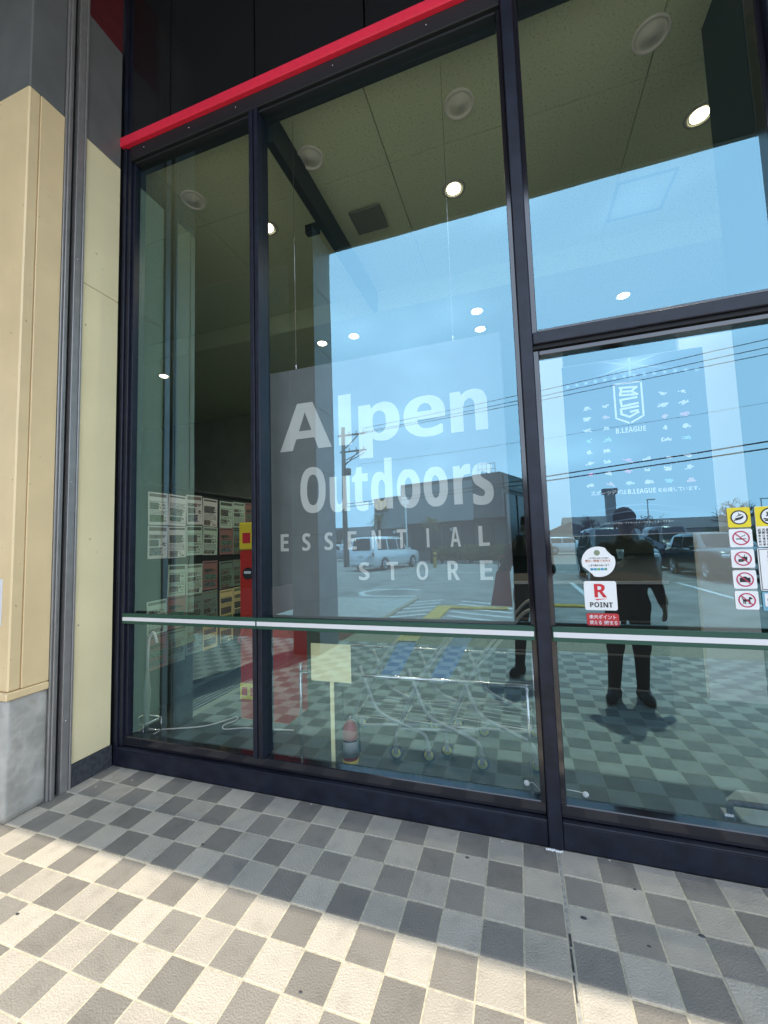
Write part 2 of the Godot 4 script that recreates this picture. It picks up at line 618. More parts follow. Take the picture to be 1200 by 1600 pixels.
func lay_tiles(pave: Node3D):
	# square clay tiles in a checkerboard; the ones that show largest are parts of their own
	var g := 0.0064
	var sizes := Vector3(TILE - g, 0.012, TILE - g)
	var mesh := box_mesh(sizes, 0.0016)
	var edge := box_mesh(Vector3(TILE - g, 0.012, TILE - g), 0.0016)
	var rest := {}
	var count := 0
	var cam := Vector3(0, 1.446, 2.143)
	var all := []
	for j in 23:
		for i in range(-60, 60):
			var x: float
			var dark: bool
			if i <= 0:
				x = (-0.3863 + i + 0.5) * TILE
				dark = posmod(i + j, 2) == 0
			else:
				x = (1.7076 + (i - 2) + 0.5) * TILE
				dark = posmod(i - 2 + j, 2) == 0
			if x < -8.9 or x > 8.9:
				continue
			var p := Vector3(x, -0.006, (j + 0.5) * TILE)
			if x < -2.70 and p.z < 0.69:
				continue
			if p.x > -3.33 and p.x < -2.82 and p.z > 0.68 and p.z < 2.60:
				continue
			if p.x > -2.98 and p.x < -2.52 and p.z > 2.62 and p.z < 3.26:
				continue
			# how large it shows: within the picture's cone, nearest first
			var d := p - cam
			var ang := absf(wrapf(atan2(d.x, -d.z) + deg_to_rad(18.1), -PI, PI))
			var seen := d.z < -0.72 and ang < deg_to_rad(50)
			all.append([d.length() + (0.0 if seen else 100.0), p, dark])
	all.sort_custom(func(a, b): return a[0] < b[0])
	for t in all:
		var m: Material = M[("tile_dark_%d" if t[2] else "tile_light_%d") % rng.randi_range(0, 2)]
		var tilt := Basis(Vector3.RIGHT, rng.randf_range(-0.004, 0.004)) * Basis(Vector3.BACK, rng.randf_range(-0.004, 0.004))
		var at: Vector3 = t[1] + Vector3(0, rng.randf_range(-0.0006, 0.0006), 0) - pave.position
		if count < 290:
			obj("tile", mesh, m, pave, at, tilt)
			count += 1
		else:
			if not rest.has(m):
				rest[m] = []
			rest[m].append(Transform3D(tilt, at))
	for m in rest:
		var mm := MultiMesh.new()
		mm.transform_format = MultiMesh.TRANSFORM_3D
		mm.mesh = edge
		mm.instance_count = rest[m].size()
		for k in rest[m].size():
			mm.set_instance_transform(k, rest[m][k])
		var o := MultiMeshInstance3D.new()
		o.name = "tiles"
		o.multimesh = mm
		o.material_override = m
		o.set_meta("kind", "stuff")
		pave.add_child(o, true)

# ---------------------------------------------------------------- the shop front

func build_store():
	var wall := thing("store_wall", "yellow and beige panelled side wall with steel shutter rails and concrete foot", "wall", Vector3(-2.70, 0, 0))
	# recessed part beside the glass
	span("core", wall, Vector3(-0.9, 0.0, -0.12), Vector3(-0.03, 6.0, 0.60), M.black, 0.0)
	span("skirting", wall, Vector3(-0.03, 0.0, 0.004), Vector3(0.006, 0.136, 0.27), M.base_dark, 0.004)
	span("yellow_panel", wall, Vector3(-0.03, 0.139, 0.012), Vector3(-0.002, 3.268, 0.272), M.yellow_panel, 0.003)
	span("yellow_panel", wall, Vector3(-0.03, 3.272, 0.012), Vector3(-0.002, 4.325, 0.272), M.yellow_panel, 0.003)
	span("grey_panel", wall, Vector3(-0.03, 4.33, 0.012), Vector3(-0.002, 5.275, 0.272), M.grey_panel, 0.003)
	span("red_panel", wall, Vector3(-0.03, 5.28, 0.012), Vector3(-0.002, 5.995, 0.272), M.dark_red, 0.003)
	# shutter guide: two steel channels with a dark slot
	for a in [[0.274, 0.287, 0.012], [0.289, 0.333, 0.006], [0.366, 0.378, 0.008], [0.380, 0.394, 0.014], [0.396, 0.408, 0.006]]:
		span("guide_rail", wall, Vector3(-0.03, 0.0, a[0]), Vector3(a[2], 5.998, a[1]), M.steel, 0.0025)
	span("slot", wall, Vector3(-0.06, 0.0, 0.333), Vector3(-0.028, 5.99, 0.366), M.pit, 0.0)
	var screw := lathe_mesh([Vector2(0, 0), Vector2(0.006, 0), Vector2(0.005, 0.003), Vector2(0, 0.0035)], 10, true, Basis(Vector3.BACK, -PI / 2))
	for y in [0.42, 1.9, 3.4]:
		obj("screw", screw, M.chrome, wall, Vector3(0.006, y, 0.31))
	# pillar of cladding on a concrete foot
	var foot := obj("concrete_foot", rough_block(Vector3(0.88, 0.645, 0.205), 0.012), M.concrete, wall, Vector3(-0.442, 0.3225, 0.512))
	foot.set_meta("label", "weathered grey concrete foot with patches of plaster")
	span("ledge", wall, Vector3(-0.89, 0.647, 0.410), Vector3(0.008, 0.690, 0.628), M.beige, 0.006)
	span("beige_panel", wall, Vector3(-0.89, 0.693, 0.410), Vector3(-0.001, 4.325, 0.552), M.beige, 0.003)
	span("beige_panel", wall, Vector3(-0.89, 0.693, 0.554), Vector3(-0.001, 4.325, 0.618), M.beige, 0.007)
	span("grey_panel", wall, Vector3(-0.89, 4.33, 0.410), Vector3(-0.004, 5.995, 0.614), M.grey_panel, 0.006)
	var notice := thing("wall_notice", "white notice on the sunny face of the beige pillar", "notice", Vector3(-2.93, 1.18, 0.619))
	span("sheet", notice, Vector3(-0.17, -0.13, 0), Vector3(0.162, 0.13, 0.004), M.white, 0.001)
	span("ink_bar", notice, Vector3(-0.16, -0.125, 0.0045), Vector3(0.15, -0.105, 0.0052), M.black_ink, 0.0)
	for k in 4:
		span("ink_bar", notice, Vector3(-0.14, 0.06 - k * 0.035, 0.0045), Vector3(0.10 - 0.03 * (k % 2), 0.075 - k * 0.035, 0.0052), M.black_ink, 0.0)
	# the rest of the front, left of the pillar and right of the glazing
	var west := thing("store_front_panel", "dark blank store front beyond the beige pillar", "wall", Vector3(-3.6, 0, 0))
	span("panel", west, Vector3(-6.4, 0, 0.3), Vector3(-0.02, 6.0, 0.60), M.grey_panel, 0.01)
	var east := thing("store_front_panel", "dark blank store front beyond the glazing on the right", "wall", Vector3(2.36, 0, 0))
	span("panel", east, Vector3(0.0, 0, -0.2), Vector3(14.0, 6.0, 0.0), M.grey_panel, 0.01)

	var f := thing("storefront_window", "tall dark framed storefront glazing with red trim, mirroring sky and car park", "shop window")
	# sill plates with a bright lip
	for s in [[-2.668, 0.060], [0.124, 1.188], [1.252, 2.36]]:
		var p := span("sill", f, Vector3(s[0], 0.0, -0.13), Vector3(s[1], 0.115, 0.0), M.frame, 0.004)
		span("lip", p, Vector3(s[0], 0.1155, -0.03) - p.position, Vector3(s[1], 0.1235, 0.004) - p.position, M.frame, 0.003)
		span("bead", f, Vector3(s[0], 0.124, -0.105), Vector3(s[1], 0.186, -0.03), M.bead, 0.004)
	# caulk where the posts meet the paving
	var st := begin(true)
	for k in 9:
		put_lathe(st, [Vector2(0, 0), Vector2(rng.randf_range(0.004, 0.009), 0.001), Vector2(0.004, 0.006), Vector2(0, 0.008)], 8, Vector3(0.047 + k * 0.0085, -0.001, 0.012 + rng.randf_range(0.0, 0.007)))
	obj("caulk", done(st), M.white, f)
	# posts
	span("post", f, Vector3(-2.70, 0.0, -0.13), Vector3(-2.668, 6.0, -0.004), M.frame, 0.003)
	span("post", f, Vector3(-2.667, 0.124, -0.13), Vector3(-2.636, 6.0, -0.018), M.frame, 0.003)
	span("post", f, Vector3(-2.635, 0.187, -0.13), Vector3(-2.612, 4.40, -0.036), M.frame, 0.002)
	span("post", f, Vector3(-1.576, 0.1865, -0.13), Vector3(-1.546, 4.388, -0.006), M.frame, 0.003)
	span("post", f, Vector3(-1.545, 0.1865, -0.13), Vector3(-1.539, 4.388, -0.022), M.gasket, 0.0)
	span("post", f, Vector3(-1.538, 0.1865, -0.13), Vector3(-1.508, 4.388, -0.006), M.frame, 0.003)
	for x in [0.092, 1.22]:
		span("post", f, Vector3(x - 0.031, 0.0, -0.16), Vector3(x + 0.031, 6.0, 0.012), M.frame, 0.004)
		span("bead", f, Vector3(x - 0.056, 0.187, -0.105), Vector3(x - 0.032, 4.388, -0.026), M.bead, 0.002)
		span("bead", f, Vector3(x + 0.032, 0.187, -0.105), Vector3(x + 0.058, 5.99, -0.026), M.bead, 0.002)
	# heads, transoms
	span("head", f, Vector3(-2.636, 4.39, -0.13), Vector3(0.060, 4.499, -0.008), M.black, 0.004)
	span("head", f, Vector3(-2.612, 4.372, -0.13), Vector3(0.035, 4.3885, -0.03), M.black, 0.002)
	for s in [[0.152, 1.187], [1.28, 2.36]]:
		span("head", f, Vector3(s[0], 4.39, -0.13), Vector3(s[1], 4.499, -0.008), M.black, 0.004)
		span("transom", f, Vector3(s[0] - 0.028, 2.424, -0.13), Vector3(s[1], 2.486, 0.006), M.frame, 0.004)
		span("gasket", f, Vector3(s[0] - 0.028, 2.404, -0.13), Vector3(s[1], 2.4235, -0.012), M.gasket, 0.0)
		span("bead", f, Vector3(s[0], 2.3765, -0.105), Vector3(s[1] - 0.026, 2.4035, -0.028), M.bead, 0.002)
		span("bead", f, Vector3(s[0], 2.4865, -0.105), Vector3(s[1] - 0.026, 2.512, -0.028), M.bead, 0.002)
	for s in [[-2.708, 0.058], [0.126, 1.186], [1.254, 2.36]]:
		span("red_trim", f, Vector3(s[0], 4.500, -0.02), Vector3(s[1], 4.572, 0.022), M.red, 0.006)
	for x in [-2.50, -2.08, -1.68, -0.95, -0.35]:
		var sc := lathe_mesh([Vector2(0, -0.003), Vector2(0.004, -0.003), Vector2(0.004, 0.0), Vector2(0, 0.001)], 8, true, Basis(Vector3.RIGHT, PI / 2))
		obj("screw", sc, M.chrome, f, Vector3(x, 4.452, -0.006))
	# dark glossy panels above the trim
	for s in [[-2.634, -2.27], [-2.262, -1.54], [-1.53, -0.74], [-0.73, 0.058], [0.126, 1.186], [1.254, 2.36]]:
		span("spandrel_panel", f, Vector3(s[0], 4.573, -0.1), Vector3(s[1], 5.995, -0.02), M.spandrel, 0.004)
	# panes
	var panes := [[-2.62, -1.57, 0.18, 4.38], [-1.514, 0.04, 0.18, 4.38], [0.145, 1.17, 2.505, 4.42], [0.145, 1.17, 0.18, 2.385], [1.27, 2.36, 2.505, 4.42], [1.27, 2.36, 0.18, 2.385]]
	for p in panes:
		obj("pane", float_glass(p), M.glass, f, Vector3(0, 0, GLASS_Z))
	# warning strip across the glass: green with a white line
	for s in [[-2.628, -1.543], [-1.541, 0.052], [0.132, 1.182], [1.262, 2.36]]:
		var strip := span("warning_strip", f, Vector3(s[0], 0.948, -0.020), Vector3(s[1], 1.016, 0.001), M.green_film, 0.002)
		span("white_line", strip, Vector3(s[0] + 0.004, 0.968, 0.0012) - strip.position, Vector3(s[1] - 0.004, 0.993, 0.0028) - strip.position, M.white_film, 0.0008)
	# suction hooks stuck inside the panes
	for h in [[-0.025, 0.242, "beside the shopping carts"], [0.238, 0.228, "low on the pane right of the wide post"]]:
		var hk := thing("suction_hook", "clear suction hook " + h[2], "hook", Vector3(h[0], h[1], GLASS_Z - 0.002), 0.0, "suction hooks on the glass")
		obj("cup", lathe_mesh([Vector2(0, -0.006), Vector2(0.008, -0.006), Vector2(0.014, -0.001), Vector2(0.013, 0), Vector2(0, 0)], 14, true, Basis(Vector3.RIGHT, PI / 2)), M.white, hk)
		obj("thread", tube_mesh([Vector3(0, 0, -0.008), Vector3(0.03, -0.005, -0.02), Vector3(0.07, -0.05, -0.03)] if h[0] < 0 else [Vector3(0, 0, -0.008), Vector3(-0.04, 0.003, -0.012), Vector3(-0.08, 0.004, -0.012)], 0.0016, 5), M.white, hk)

func float_glass(p: Array) -> Mesh:
	# toughened glass is never quite flat: waves of a tenth of a millimetre
	var n := FastNoiseLite.new()
	n.seed = int(p[0] * 100.0)
	n.frequency = 1.4
	n.fractal_octaves = 2
	var st := begin(true)
	var nx := int((p[1] - p[0]) / 0.06)
	var ny := int((p[3] - p[2]) / 0.06)
	var pt := func(i: int, j: int):
		var x: float = lerpf(p[0], p[1], float(i) / nx)
		var y: float = lerpf(p[2], p[3], float(j) / ny)
		return Vector3(x, y, n.get_noise_2d(x, y * 0.6) * 0.00022)
	for i in nx:
		for j in ny:
			quad(st, pt.call(i, j), pt.call(i + 1, j), pt.call(i + 1, j + 1), pt.call(i, j + 1))
	st.index()
	return done(st)

func rough_block(size: Vector3, bevel: float) -> Mesh:
	# a cast block whose faces are a little uneven
	var n := FastNoiseLite.new()
	n.seed = 5
	n.frequency = 6.0
	var st := begin(true)
	var h := size * 0.5
	for ax in 3:
		for s in [-1.0, 1.0]:
			var u := (ax + 1) % 3
			var w := (ax + 2) % 3
			var N := 14
			var pt := func(a: int, b: int):
				var v := Vector3.ZERO
				v[ax] = s * h[ax]
				v[u] = (float(a) / N * 2 - 1) * h[u]
				v[w] = (float(b) / N * 2 - 1) * h[w]
				var inner := Vector3(clampf(v.x, -h.x + bevel, h.x - bevel), clampf(v.y, -h.y + bevel, h.y - bevel), clampf(v.z, -h.z + bevel, h.z - bevel))
				var o := (v - inner).normalized()
				return inner + o * (bevel + 0.0035 * n.get_noise_3dv(v))
			for a in N:
				for b in N:
					if s > 0:
						quad(st, pt.call(a, b), pt.call(a + 1, b), pt.call(a + 1, b + 1), pt.call(a, b + 1))
					else:
						quad(st, pt.call(a, b), pt.call(a, b + 1), pt.call(a + 1, b + 1), pt.call(a + 1, b))
	st.index()
	return done(st)

func build_canopy():
	var c := thing("entrance_canopy", "deep dark canopy over the shop front, its edge cutting the mirrored sky", "canopy", Vector3(0, 6.0, 0))
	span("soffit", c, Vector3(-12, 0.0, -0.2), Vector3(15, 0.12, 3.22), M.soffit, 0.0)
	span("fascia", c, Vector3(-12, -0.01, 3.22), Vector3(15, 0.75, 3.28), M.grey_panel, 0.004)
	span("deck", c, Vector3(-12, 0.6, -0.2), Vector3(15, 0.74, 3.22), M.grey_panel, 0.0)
	for cx in [-2.75, 6.3]:
		var col := thing("canopy_column", ["square grey clad column holding the canopy near the side wall", "square grey clad column holding the canopy right of the entrance"][0 if cx < 0 else 1], "column", Vector3(cx, 0, 2.94), 0.0, "canopy columns")
		span("core", col, Vector3(-0.19, -0.02, -0.27), Vector3(0.19, 6.0, 0.27), M.black, 0.0)
		var ys := [0.0, 0.70, 1.585, 2.47, 3.355, 4.24, 5.125, 5.998]
		for k in 7:
			span("cladding_panel", col, Vector3(-0.20, ys[k] + 0.004, -0.285), Vector3(0.20, ys[k + 1] - 0.004, 0.285), M.column, 0.004)

# ---------------------------------------------------------------- inside the shop

func build_interior():
	M.inner_floor = grained(lin(0.045, 0.062, 0.055), 0.2, 71, 0.01, 0.6, 0.45)
	M.inner_wall = grained(lin(0.20, 0.21, 0.17), 0.08, 72, 0.01, 0.5, 0.85)
	M.ceiling = ceiling_material()
	M.ceiling_gap = mat(lin(0.05, 0.05, 0.045), 0.9)
	M.header = mat(lin(0.008, 0.012, 0.011), 0.5)
	slab_at("floor", Vector3(-9, -0.2, -34), Vector3(16, 0.0, -0.135), M.inner_floor)
	slab_at("wall_back", Vector3(-9, 0, -34.2), Vector3(16, 4.7, -34), M.inner_wall)
	slab_at("wall_stockroom", Vector3(-9, 0, -5.2), Vector3(-2.2, 4.24, -5.0), grained(lin(0.42, 0.44, 0.34), 0.06, 74, 0.01, 0.5, 0.85))
	slab_at("wall_left", Vector3(-9.2, 0, -34), Vector3(-9, 4.9, 0.3), M.inner_wall)
	slab_at("wall_right", Vector3(16, 0, -34), Vector3(16.2, 4.9, 0.0), M.inner_wall)
	slab_at("roof", Vector3(-12, 5.2, -34.5), Vector3(17, 5.5, -0.14), M.inner_wall)
	# front ceiling: square acoustic boards, one bulkhead, then a lower ceiling that runs to the back
	var top := slab_at("ceiling", Vector3(-9, 4.53, -2.38), Vector3(16, 4.62, -0.14), M.ceiling_gap)
	for i in range(-5, 9):
		for r in [[-0.810, -0.142], [-2.375, -0.816]]:
			var x0: float = -0.827 + i * 1.81
			if x0 < -9 or x0 > 14:
				continue
			span("ceiling_board", top, Vector3(x0 + 0.003, 4.50, r[0]) - top.position, Vector3(x0 + 1.807, 4.529, r[1]) - top.position, M.ceiling, 0.002)
	slab_at("ceiling_bulkhead", Vector3(-9, 4.25, -2.46), Vector3(16, 4.65, -2.381), M.ceiling)
	slab_at("ceiling_rear", Vector3(-9, 4.25, -34), Vector3(16, 4.40, -2.461), M.ceiling)
	# smoke barrier hung from the ceiling
	var sb := thing("smoke_barrier", "black edged smoke barrier hanging from the shop ceiling behind the slim post", "barrier", Vector3(-1.5, 0, 0))
	span("beam", sb, Vector3(-0.03, 4.25, -2.37), Vector3(0.03, 4.499, -0.135), M.header, 0.004)
	span("beam", sb, Vector3(-0.16, 4.22, -0.98), Vector3(-0.035, 4.30, -0.92), M.header, 0.004)
	var pillar := thing("inner_pillar", "dark pillar inside the shop behind the right edge post", "pillar", Vector3(1.35, 0, -0.42))
	span("shaft", pillar, Vector3(-0.13, 0.0, -0.2), Vector3(0.22, 4.49, 0.2), M.header, 0.004)
	# downlights
	var lights := [[-2.13, 4.5, -1.04, "by the smoke barrier, above the left pane"], [-0.369, 4.5, -1.23, "in the middle of the front ceiling"], [1.43, 4.5, -1.23, "at the right of the front ceiling"], [-0.333, 4.25, -2.80, "first on the rear ceiling behind the wide pane"], [-1.965, 4.25, -2.80, "on the rear ceiling above the hanging sign's left half"], [1.323, 4.25, -3.10, "on the rear ceiling behind the right pane"], [-2.45, 4.25, -2.82, "next to the mirrored column on the rear ceiling"], [-0.33, 4.25, -3.25, "second on the rear ceiling behind the wide pane"], [-5.30, 4.25, -2.84, "farthest left on the rear ceiling"]]
	for l in lights:
		downlight(Vector3(l[0], l[1], l[2]), "lit round downlight " + l[3])
	var speakers := ["leftmost of the four round ceiling speakers, behind the left pane", "round ceiling speaker just right of the smoke barrier", "round ceiling speaker in front of the middle downlight", "round ceiling speaker near the top right corner"]
	for k in 4:
		var s := thing("ceiling_speaker", speakers[k], "speaker", Vector3([-2.546, -1.399, -0.231, 0.938][k], 4.4985, -0.548), 0.0, "round ceiling speakers")
		M.speaker = mat(lin(0.85, 0.86, 0.74), 0.6)
		obj("rim", lathe_mesh([Vector2(0.085, 0), Vector2(0.089, -0.012), Vector2(0.10, -0.013), Vector2(0.105, -0.006), Vector2(0.105, 0)].map(func(v): return v), 28), M.speaker, s)
		obj("grille", lathe_mesh([Vector2(0, -0.010), Vector2(0.03, -0.009), Vector2(0.032, -0.006), Vector2(0.06, -0.006), Vector2(0.062, -0.003), Vector2(0.085, -0.002)], 28), grained(lin(0.84, 0.86, 0.72), 0.12, 75, 0.08, 8.0, 0.8), s)
	var vent := thing("ceiling_vent", "square exhaust vent cover on the shop ceiling", "vent", Vector3(-1.17, 4.50, -1.255))
	span("cover", vent, Vector3(-0.15, -0.045, -0.14), Vector3(0.15, -0.025, 0.14), mat(lin(0.17, 0.18, 0.13), 0.6), 0.006)
	span("neck", vent, Vector3(-0.11, -0.026, -0.10), Vector3(0.11, 0.0, 0.10), M.header, 0.0)
	var ac := thing("ceiling_air_conditioner", "square ceiling air conditioner cut off at the top right corner", "air conditioner", Vector3(1.62, 4.5, -0.46))
	span("panel", ac, Vector3(-0.36, -0.03, -0.2), Vector3(0.36, -0.001, 0.36), mat(lin(0.32, 0.33, 0.26), 0.5), 0.012)
	span("intake", ac, Vector3(-0.22, -0.042, -0.06), Vector3(0.22, -0.031, 0.24), mat(lin(0.2, 0.21, 0.16), 0.6), 0.006)
	span("louvre", ac, Vector3(-0.22, -0.04, -0.165), Vector3(0.22, -0.031, -0.12), M.header, 0.003)
	var hatch := thing("ceiling_hatch", "square framed access hatch faint in the mirrored sky", "hatch", Vector3(1.215, 4.5, -1.895))
	for s in [[-0.23, -0.23, 0.23, -0.21], [-0.23, 0.21, 0.23, 0.23], [-0.23, -0.209, -0.21, 0.209], [0.21, -0.209, 0.23, 0.209]]:
		span("frame", hatch, Vector3(s[0], -0.012, s[1]), Vector3(s[2], -0.001, s[3]), M.header, 0.002)
	span("door", hatch, Vector3(-0.2085, -0.004, -0.2085), Vector3(0.2085, -0.0005, 0.2085), M.ceiling, 0.001)
	# rows of fluorescent tubes far back in the shop
	var tube_mat := mat(lin(0.9, 0.9, 0.9), 0.4)
	tube_mat.emission_enabled = true
	tube_mat.emission = Color(0.95, 1.0, 0.97)
	tube_mat.emission_energy_multiplier = 2.6
	var n := 0
	for z in [-9.5, -12.4, -15.4, -18.6, -22.0, -25.5, -29.0]:
		for x in [5.6, 8.9, 12.2]:
			var t := thing("fluorescent_lamp", "lit strip lamp %s of row %s on the rear shop ceiling" % [["nearest the glass side", "in the middle", "farthest right"][n % 3], ["one", "two", "three", "four", "five", "six", "seven"][n / 3]], "lamp", Vector3(x, 4.24, z), 0.0, "strip lamps on the rear ceiling")
			span("tray", t, Vector3(-0.64, -0.03, -0.05), Vector3(0.64, 0.0, 0.05), M.white, 0.004)
			span("tube", t, Vector3(-0.6, -0.05, -0.018), Vector3(0.6, -0.031, 0.018), tube_mat, 0.006)
			var al := AreaLight3D.new()
			al.name = "lamp_light"
			al.area_size = Vector2(1.2, 0.05)
			al.light_energy = 0.6
			al.light_color = Color(0.95, 1.0, 0.97)
			al.shadow_enabled = true
			al.position = Vector3(0, -0.06, 0)
			al.rotation.x = -PI / 2
			t.add_child(al)
			n += 1

func downlight(p: Vector3, label: String):
	if not M.has("bulb"):
		var b := mat(lin(0.9, 0.9, 0.8), 0.4)
		b.emission_enabled = true
		b.emission = Color(1.0, 0.97, 0.82)
		b.emission_energy_multiplier = 7.0
		M.bulb = b
		M.reflector = mat(lin(0.6, 0.6, 0.52), 0.25, 0.7)
		M.trim = mat(lin(0.42, 0.43, 0.35), 0.5)
	var t := thing("downlight", label, "lamp", p, 0.0, "ceiling downlights")
	obj("trim_ring", lathe_mesh([Vector2(0.070, -0.004), Vector2(0.075, -0.010), Vector2(0.098, -0.008), Vector2(0.102, 0.0)], 26), M.trim, t)
	obj("reflector", lathe_mesh([Vector2(0.071, -0.005), Vector2(0.066, -0.0035), Vector2(0.060, -0.003)], 26), M.reflector, t)
	obj("bulb", lathe_mesh([Vector2(0, -0.024), Vector2(0.038, -0.020), Vector2(0.059, -0.006), Vector2(0.060, -0.001), Vector2(0, -0.001)], 22), M.bulb, t)
	var l := SpotLight3D.new()
	l.name = "bulb_light"
	l.light_energy = 1.3
	l.light_color = Color(1.0, 0.97, 0.86)
	l.light_size = 0.05
	l.spot_angle = 62.0
	l.spot_range = 12.0
	l.spot_attenuation = 2.0
	l.shadow_enabled = true
	l.position = Vector3(0, -0.03, 0)
	l.rotation.x = -PI / 2
	t.add_child(l)

func ceiling_material() -> StandardMaterial3D:
	# mineral fibre board with worm holes
	var m := mat(Color.WHITE, 0.95)
	m.albedo_texture = noise_tex(73, 0.09, [lin(0.36, 0.42, 0.27), lin(0.60, 0.70, 0.44), lin(0.66, 0.76, 0.48)], [0.16, 0.26, 0.8], 512, 3)
	m.uv1_triplanar = true
	m.uv1_world_triplanar = true
	m.uv1_scale = Vector3.ONE * 1.1
	return m

func build_shop_goods():
	hanging_sign()
	league_poster()
	notice_board()
	guard_rails()
	var carts := ["leftmost of three nested shopping carts behind the glass", "middle one of three nested shopping carts behind the glass", "rightmost of three nested shopping carts, nearest the wide post"]
	var proto: Node3D = null
	for k in 3:
		if proto == null:
			proto = shopping_cart(carts[0])
			proto.position = Vector3(-0.70, 0.002, -0.80)
			proto.rotation.y = 0.12
		else:
			var c: Node3D = proto.duplicate()
			c.name = numbered("shopping_cart")
			add_child(c, true)
			c.position = Vector3([-0.70, -0.34, 0.0][k], 0.002, [-0.80, -0.79, -0.86][k])
			c.rotation.y = [0.12, 0.05, -0.04][k]
			tag(c, carts[k], "shopping cart", "nested shopping carts")
			if k == 2:
				c.get_node("blue_panel").free()
	# pale card on a stake
	var card := thing("card_stake", "pale yellow blank card on a thin stake behind the wide pane", "sign", Vector3(-1.125, 0.0, -0.17))
	var cream := mat(lin(0.86, 0.84, 0.45), 0.8)
	span("stake", card, Vector3(-0.012, 0.03, -0.006), Vector3(0.012, 0.83, 0.006), cream, 0.002)
	span("card", card, Vector3(-0.135, 0.615, 0.0065), Vector3(0.132, 0.84, 0.010), cream, 0.001)
	span("foot", card, Vector3(-0.05, 0.0, -0.03), Vector3(0.05, 0.03, 0.03), M.black, 0.004)
	# fire extinguisher on a low stand
	var fe := thing("fire_extinguisher", "red fire extinguisher with printed label standing at the glass behind the stake", "fire extinguisher", Vector3(-1.095, 0.0, -0.36))
	fe.scale = Vector3.ONE * 0.82
	M.ext_red = mat(lin(0.30, 0.02, 0.03), 0.3)
	obj("cylinder", lathe_mesh([Vector2(0, 0.03), Vector2(0.055, 0.03), Vector2(0.06, 0.05), Vector2(0.06, 0.30), Vector2(0.052, 0.34), Vector2(0.03, 0.37), Vector2(0.018, 0.385), Vector2(0, 0.386)], 24), M.ext_red, fe)
	obj("label", lathe_mesh([Vector2(0.0606, 0.12), Vector2(0.0612, 0.12), Vector2(0.0612, 0.25), Vector2(0.0606, 0.25)], 24), mat(lin(0.30, 0.32, 0.30), 0.6), fe)
	obj("label_band", lathe_mesh([Vector2(0.0616, 0.235), Vector2(0.0616, 0.249)], 24), M.black_ink, fe)
	obj("label_band", lathe_mesh([Vector2(0.0606, 0.06), Vector2(0.0612, 0.06), Vector2(0.0612, 0.095), Vector2(0.0606, 0.095)], 24), M.yellow_ink, fe)
	obj("valve", lathe_mesh([Vector2(0, 0.386), Vector2(0.014, 0.386), Vector2(0.014, 0.42), Vector2(0, 0.421)], 12), M.chrome, fe)
	span("lever", fe, Vector3(-0.012, 0.42, -0.02), Vector3(0.012, 0.432, 0.10), M.black, 0.003)
	obj("hose", tube_mesh(round_path([Vector3(0.014, 0.40, 0), Vector3(0.075, 0.39, 0), Vector3(0.078, 0.15, 0.0)], 0.03), 0.009, 8), M.black, fe)
	obj("stand", lathe_mesh([Vector2(0, 0), Vector2(0.085, 0), Vector2(0.085, 0.012), Vector2(0.07, 0.03), Vector2(0, 0.03)], 20), M.base_dark, fe)
	# white cable across the floor inside the left pane
	var cable := [Vector3(-2.92, 0.006, -0.46), Vector3(-2.75, 0.006, -0.53), Vector3(-2.58, 0.006, -0.60), Vector3(-2.47, 0.006, -0.68), Vector3(-2.40, 0.006, -0.80), Vector3(-2.36, 0.006, -0.86), Vector3(-2.32, 0.006, -0.80), Vector3(-2.36, 0.006, -0.70), Vector3(-2.30, 0.006, -0.64), Vector3(-2.15, 0.006, -0.70), Vector3(-1.98, 0.006, -0.72), Vector3(-1.75, 0.006, -0.76)]
	single("power_cable", tube_mesh(smooth_path(cable), 0.005, 6), M.white, "white power cable snaking over the shop floor behind the left pane", "cable")
	# red display stand with yellow header
	var rd := thing("display_stand", "tall red display stand with yellow header behind the slim post", "display stand", Vector3(-2.0, 0, -0.98))
	M.stand_red = mat(lin(0.52, 0.030, 0.018), 0.45)
	span("cabinet", rd, Vector3(-0.31, 0.0, -0.18), Vector3(0.16, 1.42, 0.14), M.stand_red, 0.01)
	span("header", rd, Vector3(-0.31, 1.425, -0.16), Vector3(0.16, 1.66, 0.15), M.yellow_ink, 0.01)
	for k in 4:
		span("red_mark", rd, Vector3(-0.27 + k * 0.115, 1.48 + 0.03 * (k % 2), 0.1505), Vector3(-0.19 + k * 0.115, 1.57 + 0.03 * (k % 2), 0.153), M.red_ink, 0.001)
	span("yellow_label", rd, Vector3(-0.31, 0.17, 0.1405), Vector3(-0.02, 0.30, 0.1435), M.yellow_ink, 0.001)
	for k in 3:
		span("red_mark", rd, Vector3(-0.29 + k * 0.085, 0.20, 0.1438), Vector3(-0.235 + k * 0.085, 0.27, 0.1448), M.red_ink, 0.0)
	obj("loop_handle", tube_mesh(round_path([Vector3(-0.29, 0.62, 0.14), Vector3(-0.29, 0.66, 0.20), Vector3(-0.20, 0.80, 0.20), Vector3(-0.20, 0.86, 0.14)], 0.04), 0.008, 8), mat(lin(0.6, 0.08, 0.08), 0.4), rd)
	obj("badge", plate_mesh(disc(0.05, 20), 0.01), M.black_ink, rd, Vector3(-0.22, 1.22, 0.151))
	obj("badge_text", plate_mesh(rounded_rect(0.07, 0.022, 0.008), 0.003), M.white, rd, Vector3(-0.22, 1.23, 0.1545))
	# umbrella stand in the left corner
	var us := thing("umbrella_stand", "small wire umbrella stand with one white handled umbrella in the left corner", "umbrella stand", Vector3(-2.78, 0, -0.32))
